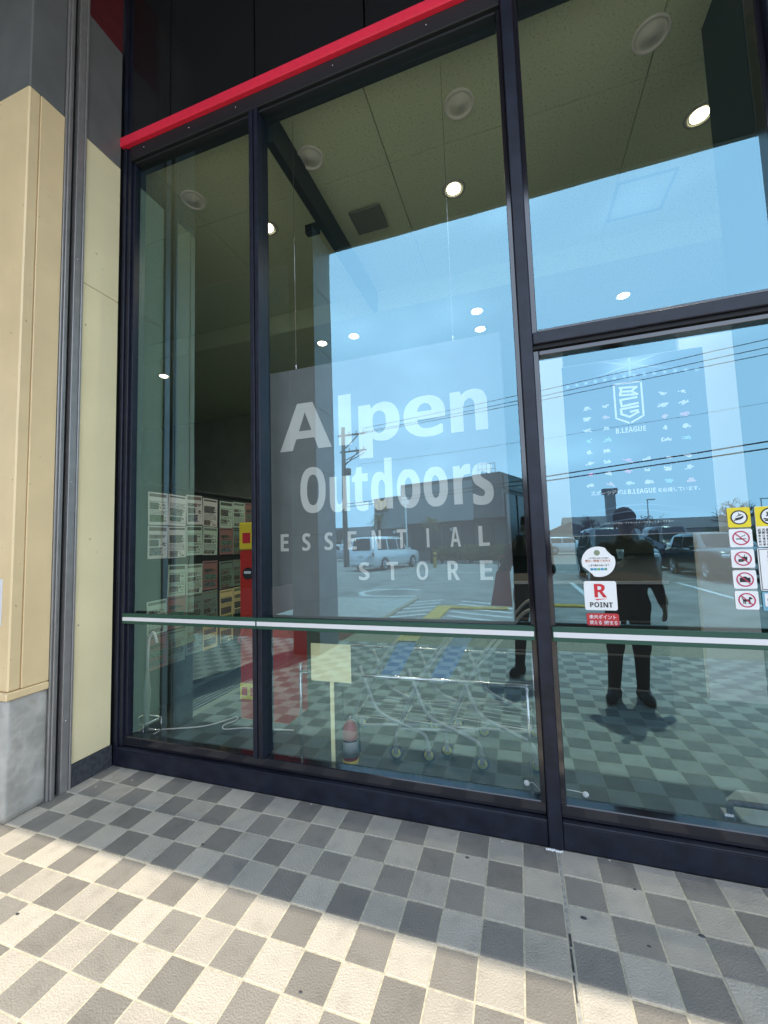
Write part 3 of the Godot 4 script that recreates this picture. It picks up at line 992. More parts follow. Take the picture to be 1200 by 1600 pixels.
	for y in [0.06, 0.16]:
		obj("hoop", tube_mesh([Vector3(-0.08, y, 0.08), Vector3(0.08, y, 0.08), Vector3(0.08, y, -0.08), Vector3(-0.08, y, -0.08), Vector3(-0.08, y, 0.08)], 0.006, 6), M.chrome, us)
	for p in [[-0.08, 0.08], [0.08, 0.08], [0.08, -0.08], [-0.08, -0.08]]:
		obj("leg", tube_mesh([Vector3(p[0], 0, p[1]), Vector3(p[0], 0.16, p[1])], 0.006, 6), M.chrome, us)
	var um := thing("umbrella", "closed umbrella with white crook handle standing in the wire stand", "umbrella", Vector3(-2.76, 0.02, -0.32))
	obj("canopy", tube_mesh([Vector3(0, 0, 0), Vector3(0, 0.08, 0), Vector3(0.005, 0.35, 0), Vector3(0.005, 0.52, 0)], [0.004, 0.014, 0.026, 0.012], 8), mat(lin(0.2, 0.24, 0.22), 0.5), um)
	obj("handle", tube_mesh(round_path([Vector3(0.005, 0.52, 0), Vector3(0.015, 0.76, 0), Vector3(0.07, 0.81, 0), Vector3(0.10, 0.72, 0)], 0.06, 6), 0.010, 8), M.white, um)
	# grey floor sign / dust bin at the right
	var bin := thing("waste_bin", "pale rounded waste bin in a dark frame low at the right edge", "bin", Vector3(1.06, 0, -0.36))
	var bin_m := mat(lin(0.34, 0.42, 0.38), 0.45)
	span("tub", bin, Vector3(-0.13, 0.03, -0.14), Vector3(0.2, 0.145, 0.12), bin_m, 0.05)
	obj("frame", tube_mesh(round_path([Vector3(-0.20, 0.0, 0.14), Vector3(-0.20, 0.20, 0.14), Vector3(0.26, 0.20, 0.14), Vector3(0.26, 0.0, 0.14)], 0.02), 0.014, 8), M.base_dark, bin)
	span("post", bin, Vector3(-0.235, 0.0, 0.10), Vector3(-0.185, 0.155, 0.16), M.chrome, 0.008)
	# counter further back
	var ct := thing("service_counter", "dark counter with pale top edge behind the stickers", "counter", Vector3(0.2, 0, -1.7))
	span("body", ct, Vector3(-0.5, 0, -0.5), Vector3(0.84, 1.06, 0.2), mat(lin(0.035, 0.032, 0.028), 0.5), 0.004)
	span("top", ct, Vector3(-0.53, 1.062, -0.52), Vector3(0.86, 1.095, 0.23), mat(lin(0.03, 0.032, 0.034), 0.7), 0.004)
	span("edge_strip", ct, Vector3(-0.53, 1.066, 0.2305), Vector3(0.86, 1.091, 0.236), mat(lin(0.5, 0.52, 0.5), 0.5), 0.001)
	for k in 3:
		span("rail", ct, Vector3(-0.5, 0.25 + k * 0.26, 0.2005), Vector3(0.84, 0.265 + k * 0.26, 0.212), mat(lin(0.12, 0.12, 0.11), 0.4), 0.002)
	# white partition seen behind the poster
	for w in [[0.30, -1.9, 0.36, "left of the basketball poster"], [1.72, -2.2, 0.44, "right of the basketball poster"]]:
		var wp := thing("display_partition", "white display partition inside the shop, " + w[3], "partition", Vector3(w[0], 0, w[1]), 0.0, "white display partitions")
		span("panel", wp, Vector3(-w[2] / 2, 0.0 if w[0] > 1 else 1.2, -0.03), Vector3(w[2] / 2, 3.3, 0.03), mat(lin(0.75, 0.78, 0.75), 0.6), 0.004)

func smooth_path(pts: Array) -> Array:
	var c := Curve3D.new()
	for i in pts.size():
		var t: Vector3 = (pts[mini(i + 1, pts.size() - 1)] - pts[maxi(i - 1, 0)]) / 6.0
		c.add_point(pts[i], -t, t)
	var out := []
	for p in c.tessellate(4, 4):
		out.append(p)
	return out

func hanging_sign():
	var s := thing("hanging_sign", "grey board with large white store lettering hung by wires inside the wide pane", "sign", Vector3(0, 0, -0.25))
	span("board", s, Vector3(-1.628, 0.972, -0.012), Vector3(-0.036, 2.650, 0.0), grained(lin(0.20, 0.215, 0.205), 0.06, 81, 0.01, 0.6, 0.7), 0.002)
	var w := mat(lin(0.76, 0.77, 0.70), 0.7)
	lettering("lettering", "A", s, Vector2(-1.515, 2.085), Vector2(-1.135, 2.405), 0.0015, w)
	lettering("lettering", "l", s, Vector2(-1.075, 2.085), Vector2(-0.985, 2.42), 0.0015, w)
	lettering("lettering", "p", s, Vector2(-0.935, 1.985), Vector2(-0.665, 2.335), 0.0015, w)
	lettering("lettering", "e", s, Vector2(-0.635, 2.085), Vector2(-0.385, 2.335), 0.0015, w)
	lettering("lettering", "n", s, Vector2(-0.345, 2.085), Vector2(-0.135, 2.335), 0.0015, w)
	for h in [["A", -1.523, 2.085, -1.143, 2.405], ["p", -0.940, 1.985, -0.677, 2.335], ["e", -0.640, 2.080, -0.392, 2.335], ["n", -0.350, 2.085, -0.146, 2.335]]:
		lettering("lettering", h[0], s, Vector2(h[1] + 0.016, h[2]), Vector2(h[3] + 0.016, h[4]), 0.0018, w)
	lettering("lettering", "Outdoors", s, Vector2(-1.357, 1.645), Vector2(-0.118, 1.975), 0.0018, w)
	lettering("lettering", "Outdoors", s, Vector2(-1.364, 1.645), Vector2(-0.125, 1.975), 0.0015, w)
	var word := "ESSENTIAL"
	for k in 9:
		var x := -1.49 + k * (1.305 / 8.0)
		var hw := 0.030 if word[k] != "I" else 0.008
		if word[k] == "I":
			span("letter", s, Vector3(x - hw, 1.411, 0.0005), Vector3(x + hw, 1.524, 0.0025), w, 0.0)
			continue
		lettering("letter", word[k], s, Vector2(x - hw, 1.410), Vector2(x + hw, 1.525), 0.0015, w, true)
	word = "STORE"
	for k in 5:
		var x := -0.925 + k * 0.186
		lettering("letter", word[k], s, Vector2(x - 0.035, 1.217), Vector2(x + 0.035, 1.328), 0.0015, w, true)
	for x in [-1.385, -0.31]:
		obj("wire", tube_mesh([Vector3(x, 2.69, -0.006), Vector3(x, 4.50, -0.006)], 0.0016, 5), M.chrome, s)
		obj("clamp", lathe_mesh([Vector2(0, 0), Vector2(0.007, 0.0), Vector2(0.007, 0.03), Vector2(0.003, 0.045), Vector2(0, 0.045)], 10), M.chrome, s, Vector3(x, 2.65, -0.006))
	span("bottom_rail", s, Vector3(-1.628, 0.948, -0.016), Vector3(-0.036, 0.970, 0.004), M.black, 0.002)
	span("maker_plate", s, Vector3(-1.45, 0.950, 0.0045), Vector3(-1.18, 0.967, 0.0055), M.paper, 0.0)

func league_poster():
	var s := thing("league_poster", "tall blue basketball league poster with white shield emblem inside the right pane", "poster", Vector3(0.567, 1.885, -0.10))
	var im := Image.create(256, 364, false, Image.FORMAT_RGB8)
	var base := Color(0.02, 0.07, 0.17)
	for y in 364:
		for x in 256:
			var c := base
			# beams of the printed arena lights
			var d := Vector2((x - 128) / 128.0, (y - 14) / 60.0)
			var glow := exp(-d.length_squared() * 6.0)
			var ang := atan2(d.x, d.y)
			var beam := pow(maxf(0.0, cos(ang * 6.0)), 12.0) * exp(-d.length() * 1.6) * 0.8
			c = c.lerp(Color(0.75, 0.85, 0.85), clampf(glow * 0.9 + beam * 0.8, 0, 1))
			# lamp row in a shallow arc
			var row := 44.0 - 6.0 * cos((x - 128) / 80.0)
			var lx := fposmod(x, 18.0) - 9.0
			c = c.lerp(Color(0.7, 0.85, 0.9), exp(-(lx * lx + (y - row) * (y - row)) / 14.0) * 0.95)
			# crowd glints low on the print
			if y > 300:
				var w := sin(x * 0.03 + 1.0) * 6.0
				for q in [310.0, 322.0, 338.0]:
					c = c.lerp(Color(0.7, 0.8, 0.85), exp(-pow(y - q - w, 2) / 2.0) * 0.6 * exp(-pow((x - 118) / 70.0, 2)))
			im.set_pixel(x, y, c)
	var pm := mat(Color.WHITE, 0.5)
	pm.albedo_texture = ImageTexture.create_from_image(im)
	var q := QuadMesh.new()
	q.size = Vector2(0.612, 0.872)
	obj("print", q, pm, s, Vector3(0, 0, 0.0012))
	box("backing", s, Vector3(0, 0, -0.001), Vector3(0.616, 0.876, 0.002), M.paper, 0.0)
	var w := mat(lin(0.75, 0.78, 0.78), 0.7)
	# shield
	var st := begin()
	var o := [Vector2(-0.076, 0.135), Vector2(0.076, 0.135), Vector2(0.076, -0.085), Vector2(0, -0.125), Vector2(-0.076, -0.085)]
	for k in 5:
		put_stroke(st, [o[k], o[(k + 1) % 5]], 0.011, 0.0, 0.001)
	obj("shield", done(st), w, s, Vector3(-0.015, 0.205, 0.0024), Basis.from_scale(Vector3(0.78, 0.78, 1)))
	var st2 := begin()
	for line in [[[-0.045, 0.108], [0.05, 0.102], [0.02, 0.078], [0.05, 0.055], [-0.045, 0.060], [-0.035, 0.105]], [[-0.03, 0.082], [0.02, 0.078]], [[0.045, 0.036], [-0.045, 0.030], [-0.04, -0.012], [0.05, -0.002]], [[0.05, -0.022], [-0.045, -0.030], [-0.045, -0.062], [0.0, -0.085], [0.048, -0.060], [0.046, -0.048], [0.008, -0.052]]]:
		put_stroke(st2, line.map(func(v): return Vector2(v[0], v[1])), 0.0135, 0.0, 0.001)
	obj("emblem", done(st2), w, s, Vector3(-0.015, 0.205, 0.0024), Basis.from_scale(Vector3(0.78, 0.78, 1)))
	lettering("lettering", "B.LEAGUE", s, Vector2(-0.080, 0.062), Vector2(0.050, 0.088), 0.0018, w, true, 0.001)
	var jp := begin()
	var x0 := -0.210
	for ch in "スポーツデポは":
		put_kana(jp, ch, Vector2(x0, -0.240), 0.0215)
		x0 += 0.0225
	obj("lettering", done(jp), w, s, Vector3(0, 0, 0.0018))
	lettering("lettering", "B.LEAGUE", s, Vector2(-0.048, -0.241), Vector2(0.070, -0.217), 0.0018, w, true, 0.001)
	jp = begin()
	x0 = 0.077
	for ch in "を応援しています。":
		put_kana(jp, ch, Vector2(x0, -0.240), 0.0195)
		x0 += 0.0205
	obj("lettering", done(jp), w, s, Vector3(0, 0, 0.0018))
	jp = begin()
	x0 = -0.155
	for ch in "スポーツデポは":
		put_kana(jp, ch, Vector2(x0, -0.385), 0.0095)
		x0 += 0.0103
	for k in 19:
		put_kana(jp, "ーてすまいトイ"[k % 7], Vector2(x0, -0.385), 0.0095)
		x0 += 0.0113
	obj("lettering", done(jp), w, s, Vector3(0, 0, 0.0018))
	# team marks: small coloured emblems in columns
	var tints := [lin(0.5, 0.55, 0.5), lin(0.55, 0.5, 0.25), lin(0.6, 0.18, 0.3), lin(0.6, 0.25, 0.3), lin(0.5, 0.6, 0.65), lin(0.6, 0.35, 0.3), lin(0.6, 0.62, 0.62), lin(0.2, 0.45, 0.5)]
	var r := RandomNumberGenerator.new()
	r.seed = 77
	for row in 8:
		for colm in 6:
			if row < 5 and (colm == 2 or colm == 3):
				continue
			var p := Vector2(-0.205 + colm * 0.0835, 0.205 - row * 0.056 + (0.03 if colm > 3 and row < 5 else 0.0))
			var e := begin()
			var n := r.randi_range(2, 4)
			for k in n:
				var a := Vector2(r.randf_range(-0.024, 0.024), r.randf_range(-0.012, 0.012))
				var b := Vector2(r.randf_range(-0.026, 0.026), r.randf_range(-0.013, 0.013))
				put_stroke(e, [a, b], r.randf_range(0.005, 0.011), 0.0001 * k, 0.0006)
			var rr := r.randf_range(0.009, 0.017)
			var hex := PackedVector2Array()
			for k in 7:
				hex.append(Vector2(cos(TAU * k / 7.0), sin(TAU * k / 7.0) * 0.8) * rr * r.randf_range(0.7, 1.2))
			put_plate(e, hex, 0.0006, 0.0005)
			obj("team_mark", done(e), mat(tints[r.randi_range(0, 7)] if r.randf() < 0.28 else tints[6], 0.7), s, Vector3(p.x, p.y, 0.0019), Basis.from_scale(Vector3(0.82, 0.82, 1)))

func flyer_print(k: int) -> StandardMaterial3D:
	var r := RandomNumberGenerator.new()
	r.seed = 500 + k
	var im := Image.create(84, 118, false, Image.FORMAT_RGB8)
	var grounds := [Color(0.90, 0.91, 0.87), Color(0.74, 0.84, 0.76), Color(0.84, 0.80, 0.56), Color(0.86, 0.87, 0.84), Color(0.46, 0.56, 0.50), Color(0.90, 0.90, 0.88), Color(0.60, 0.45, 0.42)]
	var inks := [Color(0.12, 0.14, 0.13), Color(0.2, 0.35, 0.28), Color(0.30, 0.24, 0.22), Color(0.20, 0.25, 0.30), Color(0.50, 0.47, 0.30), Color(0.35, 0.4, 0.36)]
	im.fill(grounds[k % 7])
	im.fill_rect(Rect2i(5, 5, 74, r.randi_range(5, 13)), inks[r.randi_range(0, 5)].lerp(grounds[k % 7], 0.3))
	var y := 32
	while y < 108:
		if r.randf() < 0.35:
			var h := r.randi_range(14, 30)
			im.fill_rect(Rect2i(6, y, r.randi_range(30, 72), h), inks[r.randi_range(0, 5)].lerp(grounds[(k + 2) % 7], 0.35))
			for q in 26:
				im.fill_rect(Rect2i(r.randi_range(6, 70), y + r.randi_range(0, h - 3), r.randi_range(2, 9), r.randi_range(1, 4)), inks[r.randi_range(0, 5)])
			y += h + 4
		else:
			var x := 6
			while x < 74:
				var l := r.randi_range(3, 12)
				im.fill_rect(Rect2i(x, y, mini(l, 78 - x), 2), inks[0].lerp(grounds[k % 7], 0.25))
				x += l + 2
			y += 5
	var m := mat(Color.WHITE, 0.6)
	m.albedo_texture = ImageTexture.create_from_image(im)
	return m

func notice_board():
	var nb := thing("notice_board", "free standing dark notice board at right angles to the glass behind the left pane", "notice board", Vector3(-3.0, 0, 0))
	span("panel", nb, Vector3(-0.04, 0.10, -2.75), Vector3(-0.006, 1.99, -0.32), mat(lin(0.018, 0.026, 0.022), 0.6), 0.004)
	span("top_rail", nb, Vector3(-0.05, 1.992, -2.76), Vector3(0.0, 2.02, -0.31), M.header, 0.004)
	for z in [-2.74, -0.33]:
		span("leg", nb, Vector3(-0.05, 0.0, z - 0.02), Vector3(0.0, 0.098, z + 0.02), M.header, 0.004)
	var prints := []
	for k in 12:
		prints.append(flyer_print(k))
	var q := QuadMesh.new()
	q.size = Vector2(0.205, 0.285)
	var spots := ["bottom", "fourth", "third", "second", "top"]
	var n := 0
	var rows := [1.815, 1.525, 1.165, 0.870, 0.585]
	for row in 5:
		for c in 9:
			var z: float = -0.63 - c * 0.213 - (0.03 if c > 3 else 0.0)
			if row == 4 and c > 4:
				continue
			if (row == 2 and c == 0) or (row == 3 and c == 8):
				continue
			var fl := thing("flyer", "%s printed flyer from the glass in the %s row of the notice board" % [["first", "second", "third", "fourth", "fifth", "sixth", "seventh", "eighth", "ninth"][c], spots[4 - row]], "flyer", Vector3(-2.998, rows[row] + rng.randf_range(-0.012, 0.012), z), PI / 2, "flyers on the notice board")
			box("sheet", fl, Vector3(0, 0, -0.002), Vector3(0.207, 0.287, 0.003), mat(lin(0.4, 0.41, 0.38), 0.8), 0.0)
			obj("print", q, prints[(n * 5 + row) % 12], fl, Vector3(0, 0, 0.0003))
			fl.rotation.x = 0.0
			fl.rotate_object_local(Vector3.BACK, rng.randf_range(-0.03, 0.03))
			n += 1

func guard_rails():
	var g := thing("cart_guard_rail", "chrome guard rail standing in front of the shopping carts", "rail", Vector3(0, 0, -0.42))
	obj("top_rail", tube_mesh([Vector3(-1.49, 0.575, 0), Vector3(0.03, 0.590, 0)], 0.011, 10), M.chrome, g)
	obj("post", tube_mesh([Vector3(-1.485, 0.0, 0), Vector3(-1.485, 0.63, 0)], 0.010, 10), M.chrome, g)
	obj("post", tube_mesh([Vector3(0.0, 0.0, 0), Vector3(0.0, 0.60, 0)], 0.010, 10), M.chrome, g)
	var b := thing("cart_back_rail", "chrome rail standing behind the shopping carts", "rail", Vector3(0, 0, -1.12))
	obj("top_rail", tube_mesh([Vector3(-1.5, 0.585, 0), Vector3(0.06, 0.588, 0)], 0.010, 10), M.chrome, b)
	for x in [-1.49, 0.05]:
		obj("post", tube_mesh([Vector3(x, 0.0, 0), Vector3(x, 0.587, 0)], 0.010, 10), M.chrome, b)

func shopping_cart(label: String) -> Node3D:
	var c := thing("shopping_cart", label, "shopping cart", Vector3.ZERO, 0.0, "nested shopping carts")
	M.cart = mat(lin(0.28, 0.31, 0.30), 0.4, 0.3)
	M.cart_blue = mat(lin(0.045, 0.14, 0.38), 0.5)
	var hub := mat(lin(0.55, 0.52, 0.10), 0.5)
	for s in [-1, 1]:
		var z: float = 0.225 * s
		obj("side_tube", tube_mesh(round_path([Vector3(-0.42, 0.60, z * 0.95), Vector3(-0.30, 0.30, z), Vector3(-0.08, 0.215, z), Vector3(0.03, 0.17, z), Vector3(0.04, 0.085, z)], 0.07), 0.0125, 8), M.cart, c)
		obj("side_tube", tube_mesh(round_path([Vector3(-0.52, 0.085, z * 0.9), Vector3(-0.52, 0.20, z * 0.9), Vector3(0.0, 0.235, z)], 0.04), 0.009, 8), M.cart, c)
		obj("upright", tube_mesh(round_path([Vector3(-0.50, 0.21, z * 0.9), Vector3(-0.36, 0.52, z * 0.97), Vector3(0.02, 0.98, z), Vector3(0.10, 1.0, z)], 0.06), 0.011, 8), M.cart, c)
		for x in [0.04, -0.52]:
			var zz: float = z if x > 0 else z * 0.9
			var fork := begin()
			put_box(fork, Vector3(x, 0.066, zz - 0.016), Vector3(0.03, 0.05, 0.003))
			put_box(fork, Vector3(x, 0.066, zz + 0.016), Vector3(0.03, 0.05, 0.003))
			put_box(fork, Vector3(x, 0.090, zz), Vector3(0.034, 0.006, 0.036))
			var w := obj("caster", done(fork), M.chrome, c)
			obj("tyre", lathe_mesh([Vector2(0.030, -0.012), Vector2(0.045, -0.010), Vector2(0.047, 0), Vector2(0.045, 0.010), Vector2(0.030, 0.012)], 20, true, Basis(Vector3.RIGHT, PI / 2)), M.base_dark, w, Vector3(x, 0.047, zz))
			obj("hub", lathe_mesh([Vector2(0, -0.013), Vector2(0.030, -0.0125), Vector2(0.031, 0.0125), Vector2(0, 0.013)], 18, true, Basis(Vector3.RIGHT, PI / 2)), hub, w, Vector3(x, 0.047, zz))
	obj("handle", tube_mesh([Vector3(0.10, 1.0, -0.23), Vector3(0.10, 1.0, 0.23)], 0.016, 10), M.cart_blue, c)
	for y in [[0.255, -0.46, 0.02]]:
		var rack := obj("rack", tube_mesh([Vector3(y[1], y[0], -0.2), Vector3(y[2], y[0] - 0.02, -0.2), Vector3(y[2], y[0] - 0.02, 0.2), Vector3(y[1], y[0], 0.2), Vector3(y[1], y[0], -0.2)], 0.006, 6), M.cart, c)
		for k in 6:
			obj("wire", tube_mesh([Vector3(y[1], y[0] + 0.004, -0.17 + k * 0.068), Vector3(y[2], y[0] - 0.016, -0.17 + k * 0.068)], 0.003, 5), M.cart, rack)
	var bp := begin()
	put_plate(bp, PackedVector2Array([Vector2(-0.30, 0.50), Vector2(-0.17, 0.50), Vector2(0.03, 0.84), Vector2(-0.10, 0.84)]), 0.006, 0.16)
	obj("blue_panel", done(bp), M.cart_blue, c)
	return c

# ---------------------------------------------------------------- print and stickers on the glass

# pen strokes of the characters on the signs, on a 10 by 10 grid
var KANA := {
	"ス": [[[1, 9], [8.5, 9], [1, 1]], [[5, 5.5], [9, 1]]],
	"ポ": [[[1, 7], [8, 7]], [[4.5, 9.5], [4.5, 0.5]], [[2.5, 4.5], [1, 2]], [[6.5, 4.5], [8, 2]], [[8, 9.8], [9.5, 9.8], [9.5, 8.4], [8, 8.4], [8, 9.8]]],
	"ー": [[[1, 5], [9, 5]]],
	"ツ": [[[1.5, 8], [2.5, 5]], [[4.5, 9], [5.2, 6]], [[9, 8.5], [8, 4.5], [3, 0.5]]],
	"デ": [[[2, 9], [6.5, 9]], [[0.5, 6], [8.5, 6]], [[5, 6], [4.6, 3], [2, 0.5]], [[7.5, 9.8], [8.2, 8.2]], [[9, 10], [9.7, 8.5]]],
	"は": [[[1.5, 9.5], [1, 5], [1.8, 0.5]], [[3.8, 7], [9.5, 7]], [[6.8, 9.5], [6.8, 2], [4.5, 1], [4, 2], [6, 3], [9.5, 1]]],
	"を": [[[1, 8], [8.5, 8]], [[5, 9.8], [1.5, 3.5], [4.5, 5.2], [5.5, 2.5]], [[9, 5.5], [3.5, 2.5], [4, 0.5], [8.5, 0.5]]],
	"応": [[[5, 10], [5, 8.7]], [[1.5, 8.6], [9, 8.6]], [[1.8, 8.6], [1.5, 4], [0.5, 0.5]], [[3.2, 4.5], [2.6, 2]], [[4.3, 5.5], [4.3, 1], [7.8, 1], [8, 2.2]], [[5.5, 6.8], [6.3, 5]], [[8, 5], [9.3, 2.5]]],
	"援": [[[0.5, 7], [3.4, 7]], [[2, 9.8], [2, 0.8], [0.8, 1.2]], [[0.5, 4], [3.4, 5]], [[4.2, 9.2], [9.2, 9.6]], [[4.8, 8.4], [5.2, 7.2]], [[6.8, 8.6], [7, 7.4]], [[9, 8.6], [8.4, 7.2]], [[4.2, 6.8], [9.5, 6.8]], [[4, 5], [9.6, 5]], [[6, 6.8], [5.4, 3], [3.8, 0.4]], [[5.6, 3.6], [8.8, 3.6], [6, 0.6]], [[6, 2.8], [9.6, 0.4]]],
	"し": [[[3, 9.5], [2.8, 2.5], [4.5, 0.8], [8.5, 3]]],
	"て": [[[0.8, 8.5], [9, 8.8], [5.2, 5.8], [5.2, 2.5], [7.8, 0.8]]],
	"い": [[[1.5, 8.5], [1.8, 3], [3.5, 1.5]], [[7, 7.5], [9, 3.8]]],
	"ま": [[[1.2, 8], [8.8, 8]], [[1.8, 5.4], [8.2, 5.4]], [[5.3, 9.8], [5.3, 2], [2.6, 1], [2.2, 2.2], [5, 2.8], [8.8, 0.8]]],
	"す": [[[0.6, 7.8], [9.4, 7.8]], [[5.6, 9.8], [5.6, 3.8], [3.6, 3.6], [3.8, 5.4], [5.6, 5.2], [5.4, 2], [3.2, 0.2]]],
	"。": [[[1, 2], [2.4, 2], [2.4, 0.6], [1, 0.6], [1, 2]]],
	"楽": [[[3.6, 8.8], [6.4, 8.8], [6.4, 5.6], [3.6, 5.6], [3.6, 8.8]], [[5, 10], [4.6, 8.8]], [[3.6, 7.2], [6.4, 7.2]], [[1.4, 8.8], [2.4, 7.8]], [[0.8, 5.8], [2.6, 6.8]], [[8.8, 9], [7.6, 7.8]], [[7.4, 6.8], [9.2, 5.8]], [[0.6, 4.2], [9.4, 4.2]], [[5, 5.4], [5, 0.2]], [[4.8, 4], [1, 0.8]], [[5.2, 4], [9, 0.8]]],
	"天": [[[1.2, 8.8], [8.8, 8.8]], [[0.6, 5.6], [9.4, 5.6]], [[5, 8.8], [4.6, 5], [0.8, 0.6]], [[5.2, 5.2], [9.4, 0.6]]],
	"イ": [[[8.5, 9.5], [5, 6.5], [0.8, 4.5]], [[5.4, 6.6], [5.4, 0.4]]],
	"ン": [[[1.2, 8.6], [3.8, 6.8]], [[9.2, 7.6], [6.5, 3], [1.4, 0.8]]],
	"ト": [[[3.5, 9.8], [3.5, 0.4]], [[3.5, 6.2], [8.2, 4]]],
	"使": [[[2.8, 9.6], [0.6, 5.6]], [[1.8, 7.2], [1.8, 0.4]], [[3.4, 8.6], [9.6, 8.6]], [[4.2, 7], [9, 7], [9, 4.8], [4.2, 4.8], [4.2, 7]], [[6.5, 9.8], [6.4, 4], [3.4, 0.4]], [[4.2, 3.8], [6.4, 2], [9.6, 0.4]]],
	"え": [[[3.6, 9.6], [6, 8.8]], [[1.6, 6.6], [7.8, 6.8], [1, 0.8]], [[4.2, 3.8], [5.6, 3.4], [6, 1], [9.2, 0.8]]],
	"る": [[[2, 9], [7.6, 9], [1.6, 4], [5.4, 5.4], [8.4, 3.6], [7.2, 1], [4, 0.6], [3.6, 2], [5.4, 2.2], [6, 0.8]]],
	"！": [[[4.6, 9.6], [4.4, 3.4]], [[4.4, 1.4], [4.4, 0.4]]],
	"貯": [[[1, 9.4], [4.2, 9.4], [4.2, 3], [1, 3], [1, 9.4]], [[1, 7.2], [4.2, 7.2]], [[1, 5], [4.2, 5]], [[1.8, 2.6], [0.6, 0.4]], [[3.4, 2.6], [4.6, 0.6]], [[7.2, 10], [7.2, 8.8]], [[5.4, 7], [5.4, 8.6], [9.4, 8.6], [9.4, 7]], [[5.2, 5.6], [9.6, 5.6]], [[7.4, 5.6], [7.4, 0.6], [6.2, 0.8]]],
}

func put_kana(st: SurfaceTool, ch: String, at: Vector2, size: float):
	for line in KANA.get(ch, []):
		put_stroke(st, line.map(func(v): return at + Vector2(v[0], v[1]) * size / 10.0), size * 0.115, 0.0, 0.0006)

func build_stickers():
	var z := GLASS_Z + 0.0035
	# round campaign sticker with a corner peeled off
	var s := thing("round_sticker", "round white sticker with a torn edge above the white square sticker", "sticker", Vector3(0.361, 1.322, z))
	var o := PackedVector2Array()
	for k in 40:
		var a := TAU * k / 40.0
		var r := 0.073
		if a > deg_to_rad(18) and a < deg_to_rad(62):
			r = minf(r, 0.064 / cos(a - deg_to_rad(40)))
		if a > deg_to_rad(200) and a < deg_to_rad(250):
			r = minf(r, 0.063 / cos(a - deg_to_rad(226)))
		o.append(Vector2(cos(a), sin(a)) * r)
	obj("sheet", plate_mesh(o, 0.0012), M.white, s)
	var sage := mat(lin(0.22, 0.26, 0.16), 0.7)
	var p := begin()
	put_plate(p, disc(0.0135, 16), 0.0006, 0.001)
	obj("green_mark", done(p), sage, s, Vector3(-0.004, 0.043, 0))
	var t := begin()
	for row in [[0.018, 12, 0.006], [-0.018, 10, 0.012]]:
		for k in row[1]:
			put_kana(t, "いまて楽すえ応"[k % 7], Vector2(-0.045 + k * (0.092 / row[1]), row[0] - 0.004), 0.088 / row[1] * (1.0 if row[0] < 0 else 0.9))
	obj("lettering", done(t), M.black_ink, s, Vector3(0, 0, 0.001))
	t = begin()
	for k in 9:
		put_kana(t, "使はい貯楽てま天す"[k], Vector2(-0.058 + k * 0.0125, -0.002), 0.0118)
	obj("lettering", done(t), mat(lin(0.55, 0.2, 0.1), 0.7), s, Vector3(0, 0, 0.001))
	for k in 5:
		var cb := [lin(0.05, 0.25, 0.42), lin(0.04, 0.28, 0.45), lin(0.12, 0.40, 0.16), lin(0.04, 0.28, 0.5), lin(0.1, 0.3, 0.2)]
		obj("colour_block", plate_mesh(rounded_rect(0.013, 0.011, 0.002, 2), 0.0006), mat(cb[k], 0.7), s, Vector3(-0.030 + k * 0.0148, -0.036, 0.001))
	# white R POINT sticker
	s = thing("point_sticker", "white square sticker with a large red letter over black capitals", "sticker", Vector3(0.360, 1.160, z))
	obj("sheet", plate_mesh(rounded_rect(0.140, 0.138, 0.010), 0.0012), M.white, s)
	lettering("letter", "R", s, Vector2(-0.026, -0.008), Vector2(0.028, 0.056), 0.0012, M.red_ink, true, 0.0008)
	var u := begin()
	put_plate(u, PackedVector2Array([Vector2(-0.026, -0.016), Vector2(0.032, -0.014), Vector2(-0.010, -0.020), Vector2(-0.014, -0.023)]), 0.0006, 0.0012)
	obj("underline", done(u), M.red_ink, s)
	lettering("lettering", "POINT", s, Vector2(-0.048, -0.055), Vector2(0.050, -0.031), 0.0012, M.black_ink, true, 0.0008)
	# red sticker below
	s = thing("red_sticker", "small red sticker with two lines of white writing below the white square one", "sticker", Vector3(0.363, 1.047, z))
	obj("sheet", plate_mesh(rounded_rect(0.138, 0.058, 0.008), 0.0012), mat(lin(0.55, 0.035, 0.04), 0.6), s)
	t = begin()
	var x := -0.058
	for ch in "楽天ポイント":
		put_kana(t, ch, Vector2(x, 0.003), 0.0185)
		x += 0.0198
	x = -0.058
	for ch in "使える！貯まる！":
		put_kana(t, ch, Vector2(x, -0.023), 0.0175)
		x += 0.0185 if ch != "！" else 0.011
	obj("lettering", done(t), M.white, s, Vector3(0, 0, 0.001))
	# pictogram stickers
	var yel := mat(lin(0.78, 0.62, 0.02), 0.6)
	var names := ["yellow sticker with a black security camera in a ring", "white no smoking sticker", "white no food or drink sticker", "white no photography sticker", "white no dogs sticker"]
	var ys := [1.508, 1.417, 1.3265, 1.2355, 1.146]
	for k in 5:
		var g := thing("pictogram_sticker", names[k] + " near the right post", "sticker", Vector3(0.9325, ys[k], z), 0.0, "pictogram stickers")
		obj("sheet", plate_mesh(rounded_rect(0.084, 0.088 if k == 0 else 0.080, 0.007), 0.0012), yel if k == 0 else M.white, g)
		if k == 0:
			obj("field", plate_mesh(disc(0.030), 0.0006), M.white, g, Vector3(0, 0, 0.0007))
		var ring := begin()
		put_ring(ring, Vector2.ZERO, 0.0265, 0.0315, 0.0014, 0.0004)
		obj("ring", done(ring), M.black_ink if k == 0 else M.crimson_ink, g)
		obj("pictogram", picto(k), M.black_ink, g, Vector3(0, 0, 0.0014))
		if k > 0:
			var bar := begin()
			put_stroke(bar, [Vector2(-0.019, 0.019), Vector2(0.019, -0.019)], 0.0042, 0.0022, 0.0004)
			obj("slash", done(bar), M.crimson_ink, g)
